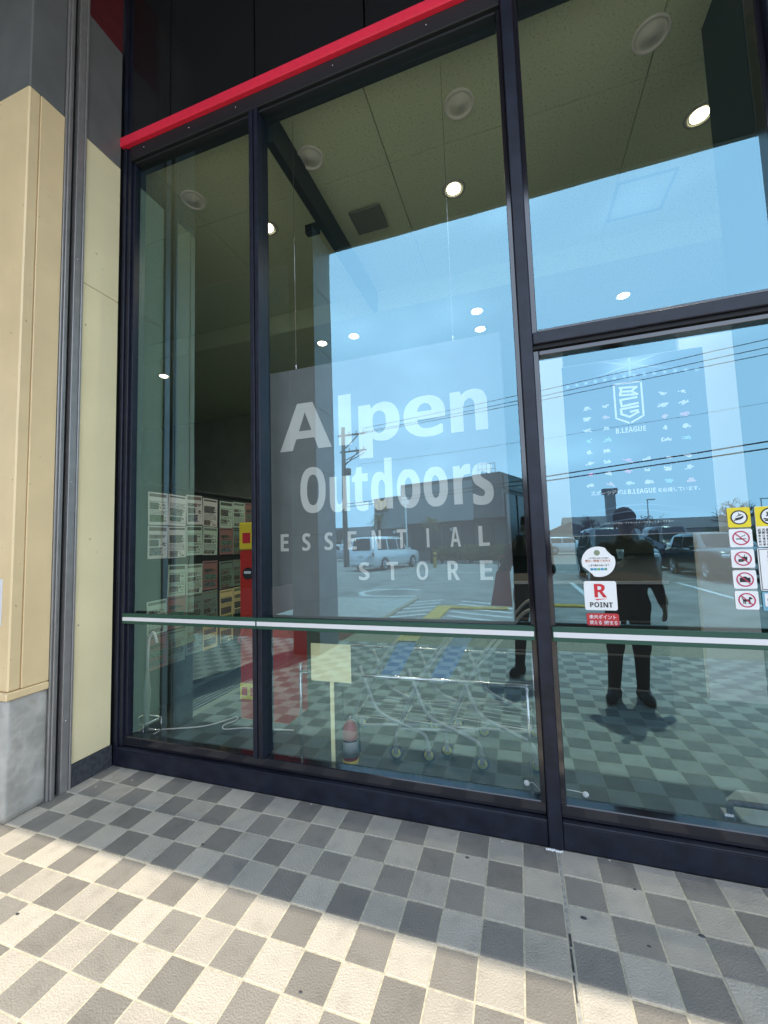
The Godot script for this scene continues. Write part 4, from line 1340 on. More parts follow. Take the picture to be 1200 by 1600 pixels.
	# second column, cut off by the picture edge
	var g2 := thing("warning_sticker", "tall yellow and white warning sticker beside the camera sticker", "sticker", Vector3(1.045, 1.464, z))
	obj("sheet", plate_mesh(rounded_rect(0.11, 0.176, 0.007), 0.0012), M.white, g2)
	obj("yellow_head", plate_mesh(rounded_rect(0.108, 0.086, 0.006), 0.0004), yel, g2, Vector3(0, 0.044, 0.0006))
	obj("field", plate_mesh(disc(0.036), 0.0004), M.white, g2, Vector3(0, 0.044, 0.0011))
	var rg := begin()
	put_ring(rg, Vector2(0, 0.044), 0.032, 0.0375, 0.0017, 0.0003)
	for q in [[[-0.012, 0.062], [-0.008, 0.052], [-0.014, 0.046]], [[0.0, 0.066], [0.006, 0.056], [0.0, 0.050]], [[0.012, 0.062], [0.016, 0.052]], [[-0.024, 0.034], [0.0, 0.030], [0.022, 0.036]], [[-0.02, 0.026], [0.02, 0.024]]]:
		put_stroke(rg, q.map(func(v): return Vector2(v[0], v[1])), 0.0055, 0.0018, 0.0003)
	obj("pictogram", done(rg), M.black_ink, g2)
	var tx := begin()
	for row in 6:
		for k in 7:
			put_kana(tx, "応使楽天貯は援"[(k * 3 + row) % 7], Vector2(-0.050 + k * 0.0145, -0.020 - row * 0.0125), 0.0115 if row < 2 else 0.0095)
	obj("lettering", done(tx), M.black_ink, g2, Vector3(0, 0, 0.0009))
	var g3 := thing("notice_sticker", "white notice sticker with a black border beside the no food sticker", "sticker", Vector3(1.045, 1.279, z))
	obj("sheet", plate_mesh(rounded_rect(0.118, 0.182, 0.006), 0.0012), M.white, g3)
	var bd := begin()
	for q in [[[-0.054, 0.086], [0.054, 0.086]], [[0.054, 0.086], [0.054, -0.086]], [[0.054, -0.086], [-0.054, -0.086]], [[-0.054, -0.086], [-0.054, 0.086]]]:
		put_stroke(bd, q.map(func(v): return Vector2(v[0], v[1])), 0.0022, 0.0006, 0.0003)
	for col in 2:
		for k in 9:
			put_kana(bd, "天使楽援応貯まはを"[(k + col * 4) % 9], Vector2(-0.026 + col * 0.030, 0.064 - k * 0.0165), 0.0145)
	obj("print", done(bd), M.black_ink, g3, Vector3(0, 0, 0.0006))
	var g4 := thing("blue_sticker", "pale blue bordered sticker beside the no dogs sticker", "sticker", Vector3(1.045, 1.142, z))
	obj("sheet", plate_mesh(rounded_rect(0.115, 0.080, 0.006), 0.0012), mat(lin(0.16, 0.36, 0.46), 0.6), g4)
	obj("field", plate_mesh(rounded_rect(0.098, 0.055, 0.003), 0.0004), M.white, g4, Vector3(0, 0.006, 0.0006))
	var br := begin()
	for k in 5:
		put_kana(br, "いすてまイ"[k], Vector2(-0.042 + k * 0.017, 0.0), 0.014)
	obj("lettering", done(br), M.black_ink, g4, Vector3(0, 0, 0.0009))

func picto(k: int) -> Mesh:
	var st := begin()
	var pl := func(pts, zz): put_plate(st, PackedVector2Array(pts.map(func(v): return Vector2(v[0], v[1]) * 0.001)), 0.0004, zz)
	match k:
		0:
			pl.call([[-16, -4], [6, 2], [16, 8], [16, 0], [8, -8], [-14, -14]], 0.0)
			pl.call([[-14, 2], [4, 8], [14, 12], [4, 14], [-2, 10]], 0.0001)
			pl.call([[-1, 10], [1, 10], [1, 20], [-1, 20]], 0.0002)
			pl.call([[-20, -16], [-16, -16], [-16, -10], [-20, -10]], 0.0003)
		1:
			pl.call([[-18, -6], [12, -6], [12, -2], [-18, -2]], 0.0)
			pl.call([[14, -6], [18, -6], [18, -2], [14, -2]], 0.0001)
			pl.call([[2, 4], [6, 8], [12, 8], [16, 13], [14, 14], [11, 10], [5, 10], [0, 5]], 0.0002)
		2:
			pl.call([[-2, -10], [14, -10], [16, 8], [-4, 8]], 0.0)
			pl.call([[4, 8], [6, 8], [9, 18], [7, 18]], 0.0001)
			pl.call([[-18, -14], [0, -14], [0, -10], [-18, -10]], 0.0002)
			pl.call([[-18, -9], [-1, -9], [-2, -2], [-16, -2]], 0.0003)
		3:
			pl.call([[-19, -11], [19, -11], [19, 8], [8, 8], [5, 13], [-5, 13], [-8, 8], [-19, 8]], 0.0)
		4:
			pl.call([[-15, -6], [11, -6], [11, 4], [-15, 4]], 0.0)
			pl.call([[7, 3], [19, 5], [19, 9], [11, 15], [7, 12]], 0.0001)
			pl.call([[-19, 10], [-15, 3], [-12, 4], [-17, 12]], 0.0002)
			for lx in [-14, -8, 5, 9]:
				pl.call([[lx, -16], [lx + 3, -16], [lx + 3, -5], [lx, -5]], 0.0003)
	return done(st)

# ---------------------------------------------------------------- the car park that the glass mirrors

func build_car_park():
	restaurant()
	store_wing()
	vehicles()
	utility_pole()
	plants()
	far_houses()
	# small things of the car park
	var bol := thing("bollard", "yellow bollard at the edge of the lane near the white minivan", "bollard", Vector3(-4.47, -0.02, 20.2))
	obj("post", lathe_mesh([Vector2(0, 0), Vector2(0.09, 0), Vector2(0.09, 0.8), Vector2(0.06, 0.86), Vector2(0, 0.87)], 14), M.tactile, bol)
	obj("band", lathe_mesh([Vector2(0.092, 0.6), Vector2(0.092, 0.72)], 14), M.black, bol)
	var sp := thing("sign_pole", "slim white pole standing before the restaurant wall", "pole", Vector3(-6.9, -0.02, 23.5))
	obj("shaft", tube_mesh([Vector3(0, 0, 0), Vector3(0, 4.4, 0)], 0.05, 10), M.white, sp)
	box("plate", sp, Vector3(0, 4.15, -0.06), Vector3(0.5, 0.45, 0.02), M.white, 0.004)
	var py := thing("pylon_sign", "grey pylon sign rising behind the parked wagon", "sign", Vector3(3.3, -0.02, 14.6))
	span("shaft", py, Vector3(-0.16, 0, -0.12), Vector3(0.16, 3.0, 0.12), mat(lin(0.30, 0.30, 0.29), 0.5), 0.01)
	span("cap", py, Vector3(-0.24, 3.0, -0.16), Vector3(0.24, 3.2, 0.16), mat(lin(0.16, 0.16, 0.16), 0.5), 0.01)
	for k in 2:
		var lp := thing("lamp_post", ["thin car park lamp post left of the bare tree", "thin car park lamp post far right by the hedge"][k], "lamp post", Vector3([12.6, 25.0][k], -0.02, [45.0, 52.0][k]))
		obj("shaft", tube_mesh([Vector3(0, 0, 0), Vector3(0, 4.9, 0)], [0.09, 0.05], 8), M.steel, lp)
		box("lamp_head", lp, Vector3(0.3, 4.95, 0), Vector3(0.7, 0.1, 0.25), M.steel, 0.02)

func store_wing():
	# the tall wing that fills the mirror left of the canopy column
	var w := thing("store_wing", "tall dark brown building wing mirrored left of the canopy column", "building", Vector3(-5.0, -0.02, 5.2))
	var wall_m := grained(lin(0.016, 0.017, 0.014), 0.12, 93, 0.006, 0.4, 0.9)
	wall_m.metallic_specular = 0.2
	for k in 5:
		span("wall_panel", w, Vector3(-14.0, 0.6 + k * 1.8, 0.0), Vector3(-0.004 * (k % 2), 2.392 + k * 1.8, 3.0), wall_m, 0.01)
	span("plinth", w, Vector3(-14.0, 0.0, -0.03), Vector3(0.02, 0.592, 3.03), mat(lin(0.12, 0.045, 0.035), 0.8), 0.01)
	span("coping", w, Vector3(-14.0, 9.6, -0.05), Vector3(0.05, 9.75, 3.05), M.grey_panel, 0.01)

func restaurant():
	# a low grey restaurant, its corner towards the shop
	var b := thing("restaurant", "low grey restaurant with a yellow double arch sign across the car park", "building", Vector3(-0.9, -0.02, 26.2), atan2(0.329, 0.944))
	# local axes: -x runs along the front, +z away from the shop
	var pale := grained(lin(0.30, 0.315, 0.31), 0.05, 91, 0.005, 0.3, 0.8)
	var dark := grained(lin(0.10, 0.104, 0.106), 0.08, 92, 0.005, 0.3, 0.7)
	var night := mat(lin(0.018, 0.024, 0.026), 0.25)
	span("upper_wall", b, Vector3(-8.3, 3.0, 0.0), Vector3(-2.1, 5.72, 10), pale, 0.02)
	span("upper_wall", b, Vector3(-2.095, 2.95, -0.05), Vector3(0.0, 6.05, 10), dark, 0.02)
	span("upper_wall", b, Vector3(-11.6, 2.6, 0.6), Vector3(-8.305, 5.25, 9.0), pale, 0.02)
	span("parapet", b, Vector3(-8.3, 5.722, 0.05), Vector3(-2.1, 6.0, 9.9), dark, 0.02)
	span("lower_wall", b, Vector3(-11.6, 0, 0.75), Vector3(-0.05, 2.995, 9.9), dark, 0.02)
	span("canopy_edge", b, Vector3(-8.3, 2.86, -0.25), Vector3(-2.1, 2.995, -0.001), pale, 0.01)
	for k in 5:
		var w := span("window", b, Vector3(-7.9 + k * 1.45, 0.7, 0.70), Vector3(-6.75 + k * 1.45, 2.6, 0.748), night, 0.005)
		for e in [-0.56, 0.56]:
			box("frame", w, Vector3(e, 0, -0.03), Vector3(0.05, 1.9, 0.03), M.frame, 0.004)
	# dark glazed return side with a fascia sign
	span("glazing", b, Vector3(0.002, 0.4, 0.4), Vector3(0.05, 4.6, 7.5), night, 0.01)
	span("fascia", b, Vector3(0.002, 4.9, 0.3), Vector3(0.09, 5.9, 7.6), mat(lin(0.02, 0.03, 0.03), 0.4), 0.01)
	for k in 4:
		span("frame", b, Vector3(0.051, 0.4, 0.4 + k * 2.3), Vector3(0.10, 4.6, 0.5 + k * 2.3), M.frame, 0.01)
	for k in 6:
		span("sign_letter", b, Vector3(0.091, 5.2, 0.9 + k * 0.62), Vector3(0.12, 5.62 - 0.1 * (k % 2), 1.28 + k * 0.62), mat(lin(0.25, 0.28, 0.28), 0.5), 0.01)
	# golden arches
	var panel := span("sign_panel", b, Vector3(-11.4, 4.05, 0.52), Vector3(-10.0, 5.2, 0.598), dark, 0.01)
	var st := begin(true)
	for s in [-1, 1]:
		var pts := []
		var rad := []
		for k in 15:
			var a := PI * k / 14.0
			pts.append(Vector3(0.23 * s - 0.23 * cos(a), 0.85 * pow(sin(a), 0.62) - 0.42, -0.07))
			rad.append(0.065 - 0.02 * sin(a))
		put_tube(st, pts, rad, 8)
	obj("arches", done(st), mat(lin(0.85, 0.55, 0.02), 0.4), panel)
	for k in 2:
		span("wall_lamp", b, Vector3(-9.6 + k * 5.2, 2.2, 0.62), Vector3(-9.35 + k * 5.2, 2.42, 0.748), M.white, 0.02)
	var fr := thing("roof_rail", "small metal rail on the restaurant roof near its corner", "rail", Vector3(-1.9, 6.03, 27.5))
	for k in 5:
		obj("post", tube_mesh([Vector3(-0.6 + k * 0.3, 0, 0), Vector3(-0.6 + k * 0.3, 0.85, 0)], 0.02, 5), M.steel, fr)
	for y in [0.45, 0.85]:
		obj("bar", tube_mesh([Vector3(-0.62, y, 0), Vector3(0.62, y, 0)], 0.02, 5), M.steel, fr)

# --- vehicles: a hull lofted through cross sections along the length

func car(called: String, label: String, paint: Color, d: Dictionary) -> Node3D:
	# local +z is the front. d: L, W, H, belt, nose, hood, wind (windscreen foot), roof0, roof1, tail
	var c := thing(called, label, d.get("kind", "car"), Vector3.ZERO, 0.0, "parked cars")
	var p := mat(paint, 0.28, 0.15)
	p.clearcoat_enabled = true
	p.clearcoat = 0.8
	p.clearcoat_roughness = 0.06
	if not M.has("car_glass"):
		M.car_glass = mat(lin(0.012, 0.016, 0.018), 0.06)
		M.tyre = mat(lin(0.018, 0.018, 0.018), 0.9)
		M.rim = mat(lin(0.55, 0.56, 0.58), 0.25, 0.85)
		M.lamp_clear = mat(lin(0.75, 0.78, 0.8), 0.12, 0.3)
		M.lamp_red = mat(lin(0.35, 0.01, 0.015), 0.15)
		M.trim_black = mat(lin(0.015, 0.015, 0.016), 0.5)
	var L: float = d.L
	var W: float = d.W / 2
	var belt: float = d.belt
	var hood: float = d.hood
	# stations from tail to nose: z, bottom, belt height, half width, roof height, roof half width
	var zf := L / 2
	var st_list := [
		[-zf, 0.42, belt - 0.14, W * 0.86, belt - 0.10, W * 0.7],
		[-zf + 0.10, 0.24, belt - 0.03, W * 0.95, belt + 0.0, W * 0.78],
		[d.roof1 - 0.001, 0.20, belt, W * 0.985, d.H - 0.06, W * 0.74],
		[d.roof1 + 0.18, 0.20, belt, W, d.H - 0.01, W * 0.76],
		[(d.roof0 + d.roof1) / 2, 0.20, belt, W, d.H, W * 0.78],
		[d.roof0, 0.20, belt, W, d.H - 0.03, W * 0.76],
		[d.wind, 0.20, belt - 0.02, W * 0.995, belt + 0.04, W * 0.80],
		[zf - 0.55, 0.20, hood, W * 0.985, hood + 0.04, W * 0.72],
		[zf - 0.12, 0.22, hood - 0.10, W * 0.93, hood - 0.05, W * 0.66],
		[zf, 0.36, hood - 0.26, W * 0.82, hood - 0.2, W * 0.6],
	]
	var rings := []
	for s in st_list:
		var z: float = s[0]
		var half := [Vector2(0.0, s[1]), Vector2(s[3] * 0.86, s[1]), Vector2(s[3] * 0.975, s[1] + 0.10), Vector2(s[3], (s[1] + s[2]) * 0.5), Vector2(s[3] * 0.985, s[2] - 0.04), Vector2(s[3] * 0.955, s[2]), Vector2(lerpf(s[3] * 0.955, s[5], 0.92), lerpf(s[2], s[4], 0.90)), Vector2(s[5] * 0.80, s[4]), Vector2(0, s[4] + 0.015)]
		var ring := []
		for v in half:
			ring.append(Vector3(v.x, v.y, z))
		for k in range(half.size() - 2, 0, -1):
			ring.append(Vector3(-half[k].x, half[k].y, z))
		rings.append(ring)
	var st := begin(true)
	var n: int = rings[0].size()
	for i in rings.size() - 1:
		for k in n:
			var l := (k + 1) % n
			quad(st, rings[i][k], rings[i + 1][k], rings[i + 1][l], rings[i][l])
	for k in range(1, n - 1):
		tri(st, rings[0][0], rings[0][k], rings[0][k + 1])
		tri(st, rings[-1][0], rings[-1][k + 1], rings[-1][k])
	st.index()
	obj("body", done(st), p, c)
	# glass set on the upper sides
	var side_pt := func(sgn: int, z: float, v: float) -> Vector3:
		for i in rings.size() - 1:
			var za: float = rings[i][0].z
			var zb: float = rings[i + 1][0].z
			if z <= zb or i == rings.size() - 2:
				var t := clampf((z - za) / (zb - za), 0, 1)
				var b0: Vector3 = rings[i][5].lerp(rings[i + 1][5], t)
				var b1: Vector3 = rings[i][6].lerp(rings[i + 1][6], t)
				var q := b0.lerp(b1, v)
				return Vector3((q.x + 0.012) * sgn, q.y + 0.002, z)
		return Vector3.ZERO
	for sgn in [-1, 1]:
		for w in d.windows:
			var g := begin()
			var steps := 4
			for k in steps:
				var z0 := lerpf(w[0], w[1], float(k) / steps)
				var z1 := lerpf(w[0], w[1], float(k + 1) / steps)
				var a: Vector3 = side_pt.call(sgn, z0, 0.10)
				var b: Vector3 = side_pt.call(sgn, z1, 0.10)
				var e: Vector3 = side_pt.call(sgn, z1, 0.90)
				var f: Vector3 = side_pt.call(sgn, z0, 0.90)
				if sgn < 0:
					quad(g, a, b, e, f)
				else:
					quad(g, b, a, f, e)
			obj("side_window", done(g), M.car_glass, c)
		var zm: float = d.wind - 0.18
		box("mirror", c, Vector3((W + 0.09) * sgn, belt + 0.06, zm), Vector3(0.17, 0.13, 0.09), p, 0.03)
	var glass := func(called2: String, ia: int, ib: int, fr: bool):
		var g := begin()
		var lo: Array = rings[ia]
		var hi: Array = rings[ib]
		var off := Vector3(0, 0.012, 0.012 if fr else -0.012)
		var a := lerp_v(lo[7], hi[7], 0.08) + off
		var b := lerp_v(lo[9], hi[9], 0.08) + off
		var e := lerp_v(lo[9], hi[9], 0.93) + off
		var f := lerp_v(lo[7], hi[7], 0.93) + off
		a.x = minf(a.x, lo[6].x) * 1.12
		b.x = -a.x
		if fr:
			quad(g, b, a, f, e)
		else:
			quad(g, a, b, e, f)
		obj(called2, done(g), M.car_glass, c)
	glass.call("windscreen", 6, 5, true)
	glass.call("rear_window", 1, 2, false)
	# wheels
	var wr: float = d.get("wheel", 0.32)
	for sgn in [-1, 1]:
		for z in d.axles:
			var w := Node3D.new()
			w.name = "wheel"
			c.add_child(w, true)
			w.position = Vector3((W - 0.085) * sgn, wr, z)
			w.rotation.z = -PI / 2 * sgn
			obj("tyre", lathe_mesh([Vector2(wr * 0.66, -0.10), Vector2(wr * 0.95, -0.095), Vector2(wr, -0.06), Vector2(wr, 0.06), Vector2(wr * 0.95, 0.098), Vector2(wr * 0.66, 0.10)], 24), M.tyre, w)
			var rim := begin()
			put_lathe(rim, [Vector2(wr * 0.56, 0.06), Vector2(wr * 0.68, 0.102), Vector2(wr * 0.64, 0.106), Vector2(wr * 0.56, 0.07)], 24)
			put_lathe(rim, [Vector2(wr * 0.18, 0.05), Vector2(wr * 0.17, 0.092), Vector2(0, 0.098)], 14)
			for k in 6:
				var a := TAU * k / 6.0
				put_tube(rim, [Vector3(cos(a), 0, sin(a)) * wr * 0.12 + Vector3(0, 0.085, 0), Vector3(cos(a), 0, sin(a)) * wr * 0.62 + Vector3(0, 0.085, 0)], [0.03, 0.022], 6)
			obj("rim", done(rim), M.rim, w)
			obj("well", lathe_mesh([Vector2(0, 0.03), Vector2(wr * 0.66, 0.03), Vector2(wr * 0.66, 0.032), Vector2(0, 0.032)], 20), M.trim_black, w)
			var arch := begin()
			for k in 10:
				var a := PI * k / 10.0 - 0.05
				var b := PI * (k + 1) / 10.0 - 0.05
				var f := func(an: float, r: float): return Vector3((W + 0.006) * sgn, wr + sin(an) * r, z + cos(an) * r)
				quad(arch, f.call(a, wr * 1.03), f.call(a, wr * 1.16), f.call(b, wr * 1.16), f.call(b, wr * 1.03))
			obj("wheel_arch", done(arch), M.trim_black, c)
	# lamps, grille, bumpers, plates
	for sgn in [-1, 1]:
		box("headlight", c, Vector3(W * 0.66 * sgn, hood - 0.16, zf - 0.09), Vector3(W * 0.40, 0.13, 0.16), M.lamp_clear, 0.04)
		box("tail_light", c, Vector3(W * 0.80 * sgn, belt - 0.16, -zf + 0.10), Vector3(W * 0.26, d.get("tail_h", 0.2), 0.14), M.lamp_red, 0.03)
	box("grille", c, Vector3(0, hood - 0.20, zf - 0.035), Vector3(W * 0.72, 0.11, 0.09), M.trim_black, 0.02)
	box("grille_bar", c, Vector3(0, hood - 0.19, zf + 0.012), Vector3(W * 0.70, 0.018, 0.012), M.rim, 0.004)
	box("bumper", c, Vector3(0, 0.36, zf - 0.06), Vector3(W * 1.5, 0.16, 0.14), M.trim_black if d.get("black_bumper", false) else p, 0.05)
	box("bumper", c, Vector3(0, 0.40, -zf + 0.05), Vector3(W * 1.65, 0.20, 0.16), p, 0.05)
	box("number_plate", c, Vector3(0, 0.47, zf + 0.02), Vector3(0.33, 0.165, 0.012), M.white, 0.003)
	box("number_plate", c, Vector3(0, belt - 0.26, -zf - 0.012), Vector3(0.33, 0.165, 0.012), M.white, 0.003)
	return c

func lerp_v(a: Vector3, b: Vector3, t: float) -> Vector3:
	return a.lerp(b, t)

func place(o: Node3D, x: float, z: float, heading: float):
	# heading: the angle of the car's front from +z towards +x, in degrees
	o.position = Vector3(x, -0.02, z)
	o.rotation.y = deg_to_rad(heading)

func vehicles():
	var van := {"L": 4.85, "W": 1.82, "H": 1.82, "belt": 1.02, "hood": 0.98, "wind": 1.15, "roof0": 0.55, "roof1": -2.28, "windows": [[-1.95, -1.05], [-0.95, -0.05], [0.05, 0.75]], "axles": [-1.40, 1.48], "wheel": 0.33, "kind": "minivan"}
	var suv := {"L": 4.1, "W": 1.82, "H": 1.74, "belt": 1.02, "hood": 1.04, "wind": 0.92, "roof0": 0.45, "roof1": -1.95, "windows": [[-1.6, -0.75], [-0.65, 0.05], [0.12, 0.6]], "axles": [-1.22, 1.25], "wheel": 0.34, "black_bumper": true, "kind": "wagon"}
	var hatch := {"L": 4.3, "W": 1.75, "H": 1.46, "belt": 0.93, "hood": 0.92, "wind": 0.95, "roof0": 0.25, "roof1": -1.65, "windows": [[-1.4, -0.6], [-0.5, 0.45]], "axles": [-1.25, 1.35], "wheel": 0.33, "kind": "car"}
	var box_van := {"L": 3.4, "W": 1.48, "H": 1.86, "belt": 1.08, "hood": 1.06, "wind": 1.05, "roof0": 0.70, "roof1": -1.66, "windows": [[-1.4, -0.6], [-0.5, 0.1], [0.2, 0.8]], "axles": [-1.1, 1.15], "wheel": 0.28, "kind": "van"}
	place(car("minivan", "white minivan on the lane, seen from behind through the store lettering", lin(0.82, 0.84, 0.85), van), -7.35, 20.4, 16.6)
	place(car("wagon", "dark grey wagon parked facing the shop behind the person", lin(0.06, 0.075, 0.08), suv), 2.98, 13.05, 181)
	place(car("hatchback", "dark blue car with bright alloy wheels right of the grey wagon", lin(0.012, 0.02, 0.06), hatch), 4.75, 17.6, 91)
	place(car("sedan", "dark green car parked facing the shop by the pictogram stickers", lin(0.02, 0.035, 0.035), hatch), 6.25, 14.15, 178)
	place(car("box_van", "small black box van parked behind the grey wagon", lin(0.012, 0.013, 0.016), box_van), 7.2, 22.0, 178)
	place(car("compact_car", "white compact car far off before the houses, the left one", lin(0.7, 0.7, 0.7), hatch), 3.9, 34.5, 84)
	place(car("compact_car", "white compact car far off before the houses, the right one", lin(0.66, 0.67, 0.68), hatch), 7.6, 34.0, 96)
	place(car("compact_car", "silver car far off left of the white minivan", lin(0.45, 0.46, 0.48), hatch), -15.4, 31.0, 80)
	place(car("compact_car", "pale car far off behind the utility pole", lin(0.6, 0.62, 0.62), hatch), -17.5, 37.0, 95)

func utility_pole():
	var u := thing("utility_pole", "concrete utility pole with cross arms at the lane behind the minivan", "utility pole", Vector3(-10.66, -0.02, 22.2))
	obj("shaft", tube_mesh([Vector3(0, 0, 0), Vector3(-0.06, 9.2, 0)], [0.19, 0.12], 12), grained(lin(0.17, 0.17, 0.165), 0.15, 95, 0.02, 1.0, 0.9), u)
	var arm := mat(lin(0.10, 0.11, 0.11), 0.6, 0.4)
	for a in [[8.65, -0.4, 1.5], [7.55, -0.3, 1.55]]:
		box("cross_arm", u, Vector3((a[1] + a[2]) / 2, a[0], 0), Vector3(a[2] - a[1], 0.10, 0.10), arm, 0.01)
		obj("brace", tube_mesh([Vector3(0.0, a[0] - 0.95, 0), Vector3(1.0, a[0] - 0.05, 0)], 0.035, 6), arm, u)
		for k in 3:
			obj("insulator", lathe_mesh([Vector2(0, 0), Vector2(0.05, 0), Vector2(0.03, 0.07), Vector2(0.06, 0.10), Vector2(0.03, 0.2), Vector2(0, 0.22)], 10), M.white, u, Vector3(0.35 + k * 0.5, a[0] + 0.05, 0))
	for y in [7.15, 7.35]:
		obj("brace", tube_mesh([Vector3(0, y - 0.4, 0), Vector3(1.4, y + 0.2, 0)], 0.03, 6), arm, u)
	obj("switch_box", box_mesh(Vector3(0.3, 0.45, 0.3), 0.03), arm, u, Vector3(0.28, 6.2, 0))
	# wires run to a pole far off to the right
	var ends := [["uppermost overhead wire crossing the mirrored sky", Vector3(-9.3, 8.95, 22.2), Vector3(30, 9.6, 11.5), 0.35], ["second overhead wire from the top in the mirrored sky", Vector3(-9.4, 8.70, 22.2), Vector3(30, 9.25, 11.7), 0.35], ["third overhead wire from the top in the mirrored sky", Vector3(-9.8, 8.55, 22.0), Vector3(30, 9.05, 12.0), 0.45], ["faint overhead wire between the two bundles", Vector3(-9.6, 6.6, 22.2), Vector3(30, 7.4, 12.5), 0.5], ["upper one of the thick low cables crossing the poster", Vector3(-10.5, 4.05, 22.1), Vector3(16, 4.45, 8.0), 0.25], ["lower one of the thick low cables crossing the poster", Vector3(-10.5, 3.85, 22.0), Vector3(16, 4.20, 8.3), 0.2]]
	var k := 0
	for e in ends:
		var pts := []
		for i in 25:
			var t := i / 24.0
			var p: Vector3 = e[1].lerp(e[2], t)
			p.y -= e[3] * 4.0 * t * (1.0 - t)
			pts.append(p)
		single("overhead_wire", tube_mesh(pts, 0.016 if k < 3 else (0.007 if k == 3 else 0.024), 5), M.black, e[0], "wire", Vector3.ZERO, Basis(), "overhead wires")
		k += 1
	var u2 := thing("utility_pole", "second utility pole carrying the low cables right of the shop", "utility pole", Vector3(16.2, -0.02, 8.1))
	obj("shaft", tube_mesh([Vector3(0, 0, 0), Vector3(0, 7.6, 0)], [0.18, 0.13], 12), M.slab, u2)
	var u3 := thing("utility_pole", "third utility pole carrying the high wires far right of the shop", "utility pole", Vector3(30.1, -0.02, 11.8))
	obj("shaft", tube_mesh([Vector3(0, 0, 0), Vector3(0, 10.4, 0)], [0.20, 0.13], 12), M.slab, u3)

func leaf_cloud(r: RandomNumberGenerator, radii: Vector3, count: int, size: float) -> Mesh:
	var st := begin()
	for k in count:
		var v := Vector3(r.randfn(), r.randfn(), r.randfn()).normalized() * pow(r.randf(), 0.4)
		v *= 0.75 + 0.35 * sin(v.x * 7.0 + v.z * 5.0) * sin(v.y * 6.0 + 1.0)
		var p := v * radii
		var a := Vector3(r.randfn(), r.randfn() + 0.6, r.randfn()).normalized()
		var b := a.cross(Vector3(r.randfn(), r.randfn(), r.randfn()).normalized()).normalized()
		var l := size * r.randf_range(0.6, 1.3)
		tri(st, p - b * l * 0.35, p + b * l * 0.35, p + a * l)
	return done(st)

func branches(st: SurfaceTool, r: RandomNumberGenerator, a: Vector3, dir: Vector3, length: float, rad: float, level: int):
	var b := a + dir * length
	var mid := a.lerp(b, 0.5) + Vector3(r.randfn(), r.randfn(), r.randfn()) * length * 0.05
	put_tube(st, [a, mid, b], [rad, rad * 0.8, rad * 0.62], 4 if level < 3 else 5, false)
	if level <= 0:
		return
	for k in r.randi_range(2, 4):
		var t := r.randf_range(0.45, 1.0)
		var d := (dir + Vector3(r.randfn(), r.randfn() * 0.6 + 0.25, r.randfn()) * 0.62).normalized()
		branches(st, r, a.lerp(b, t), d, length * r.randf_range(0.58, 0.82), rad * 0.64, level - 1)

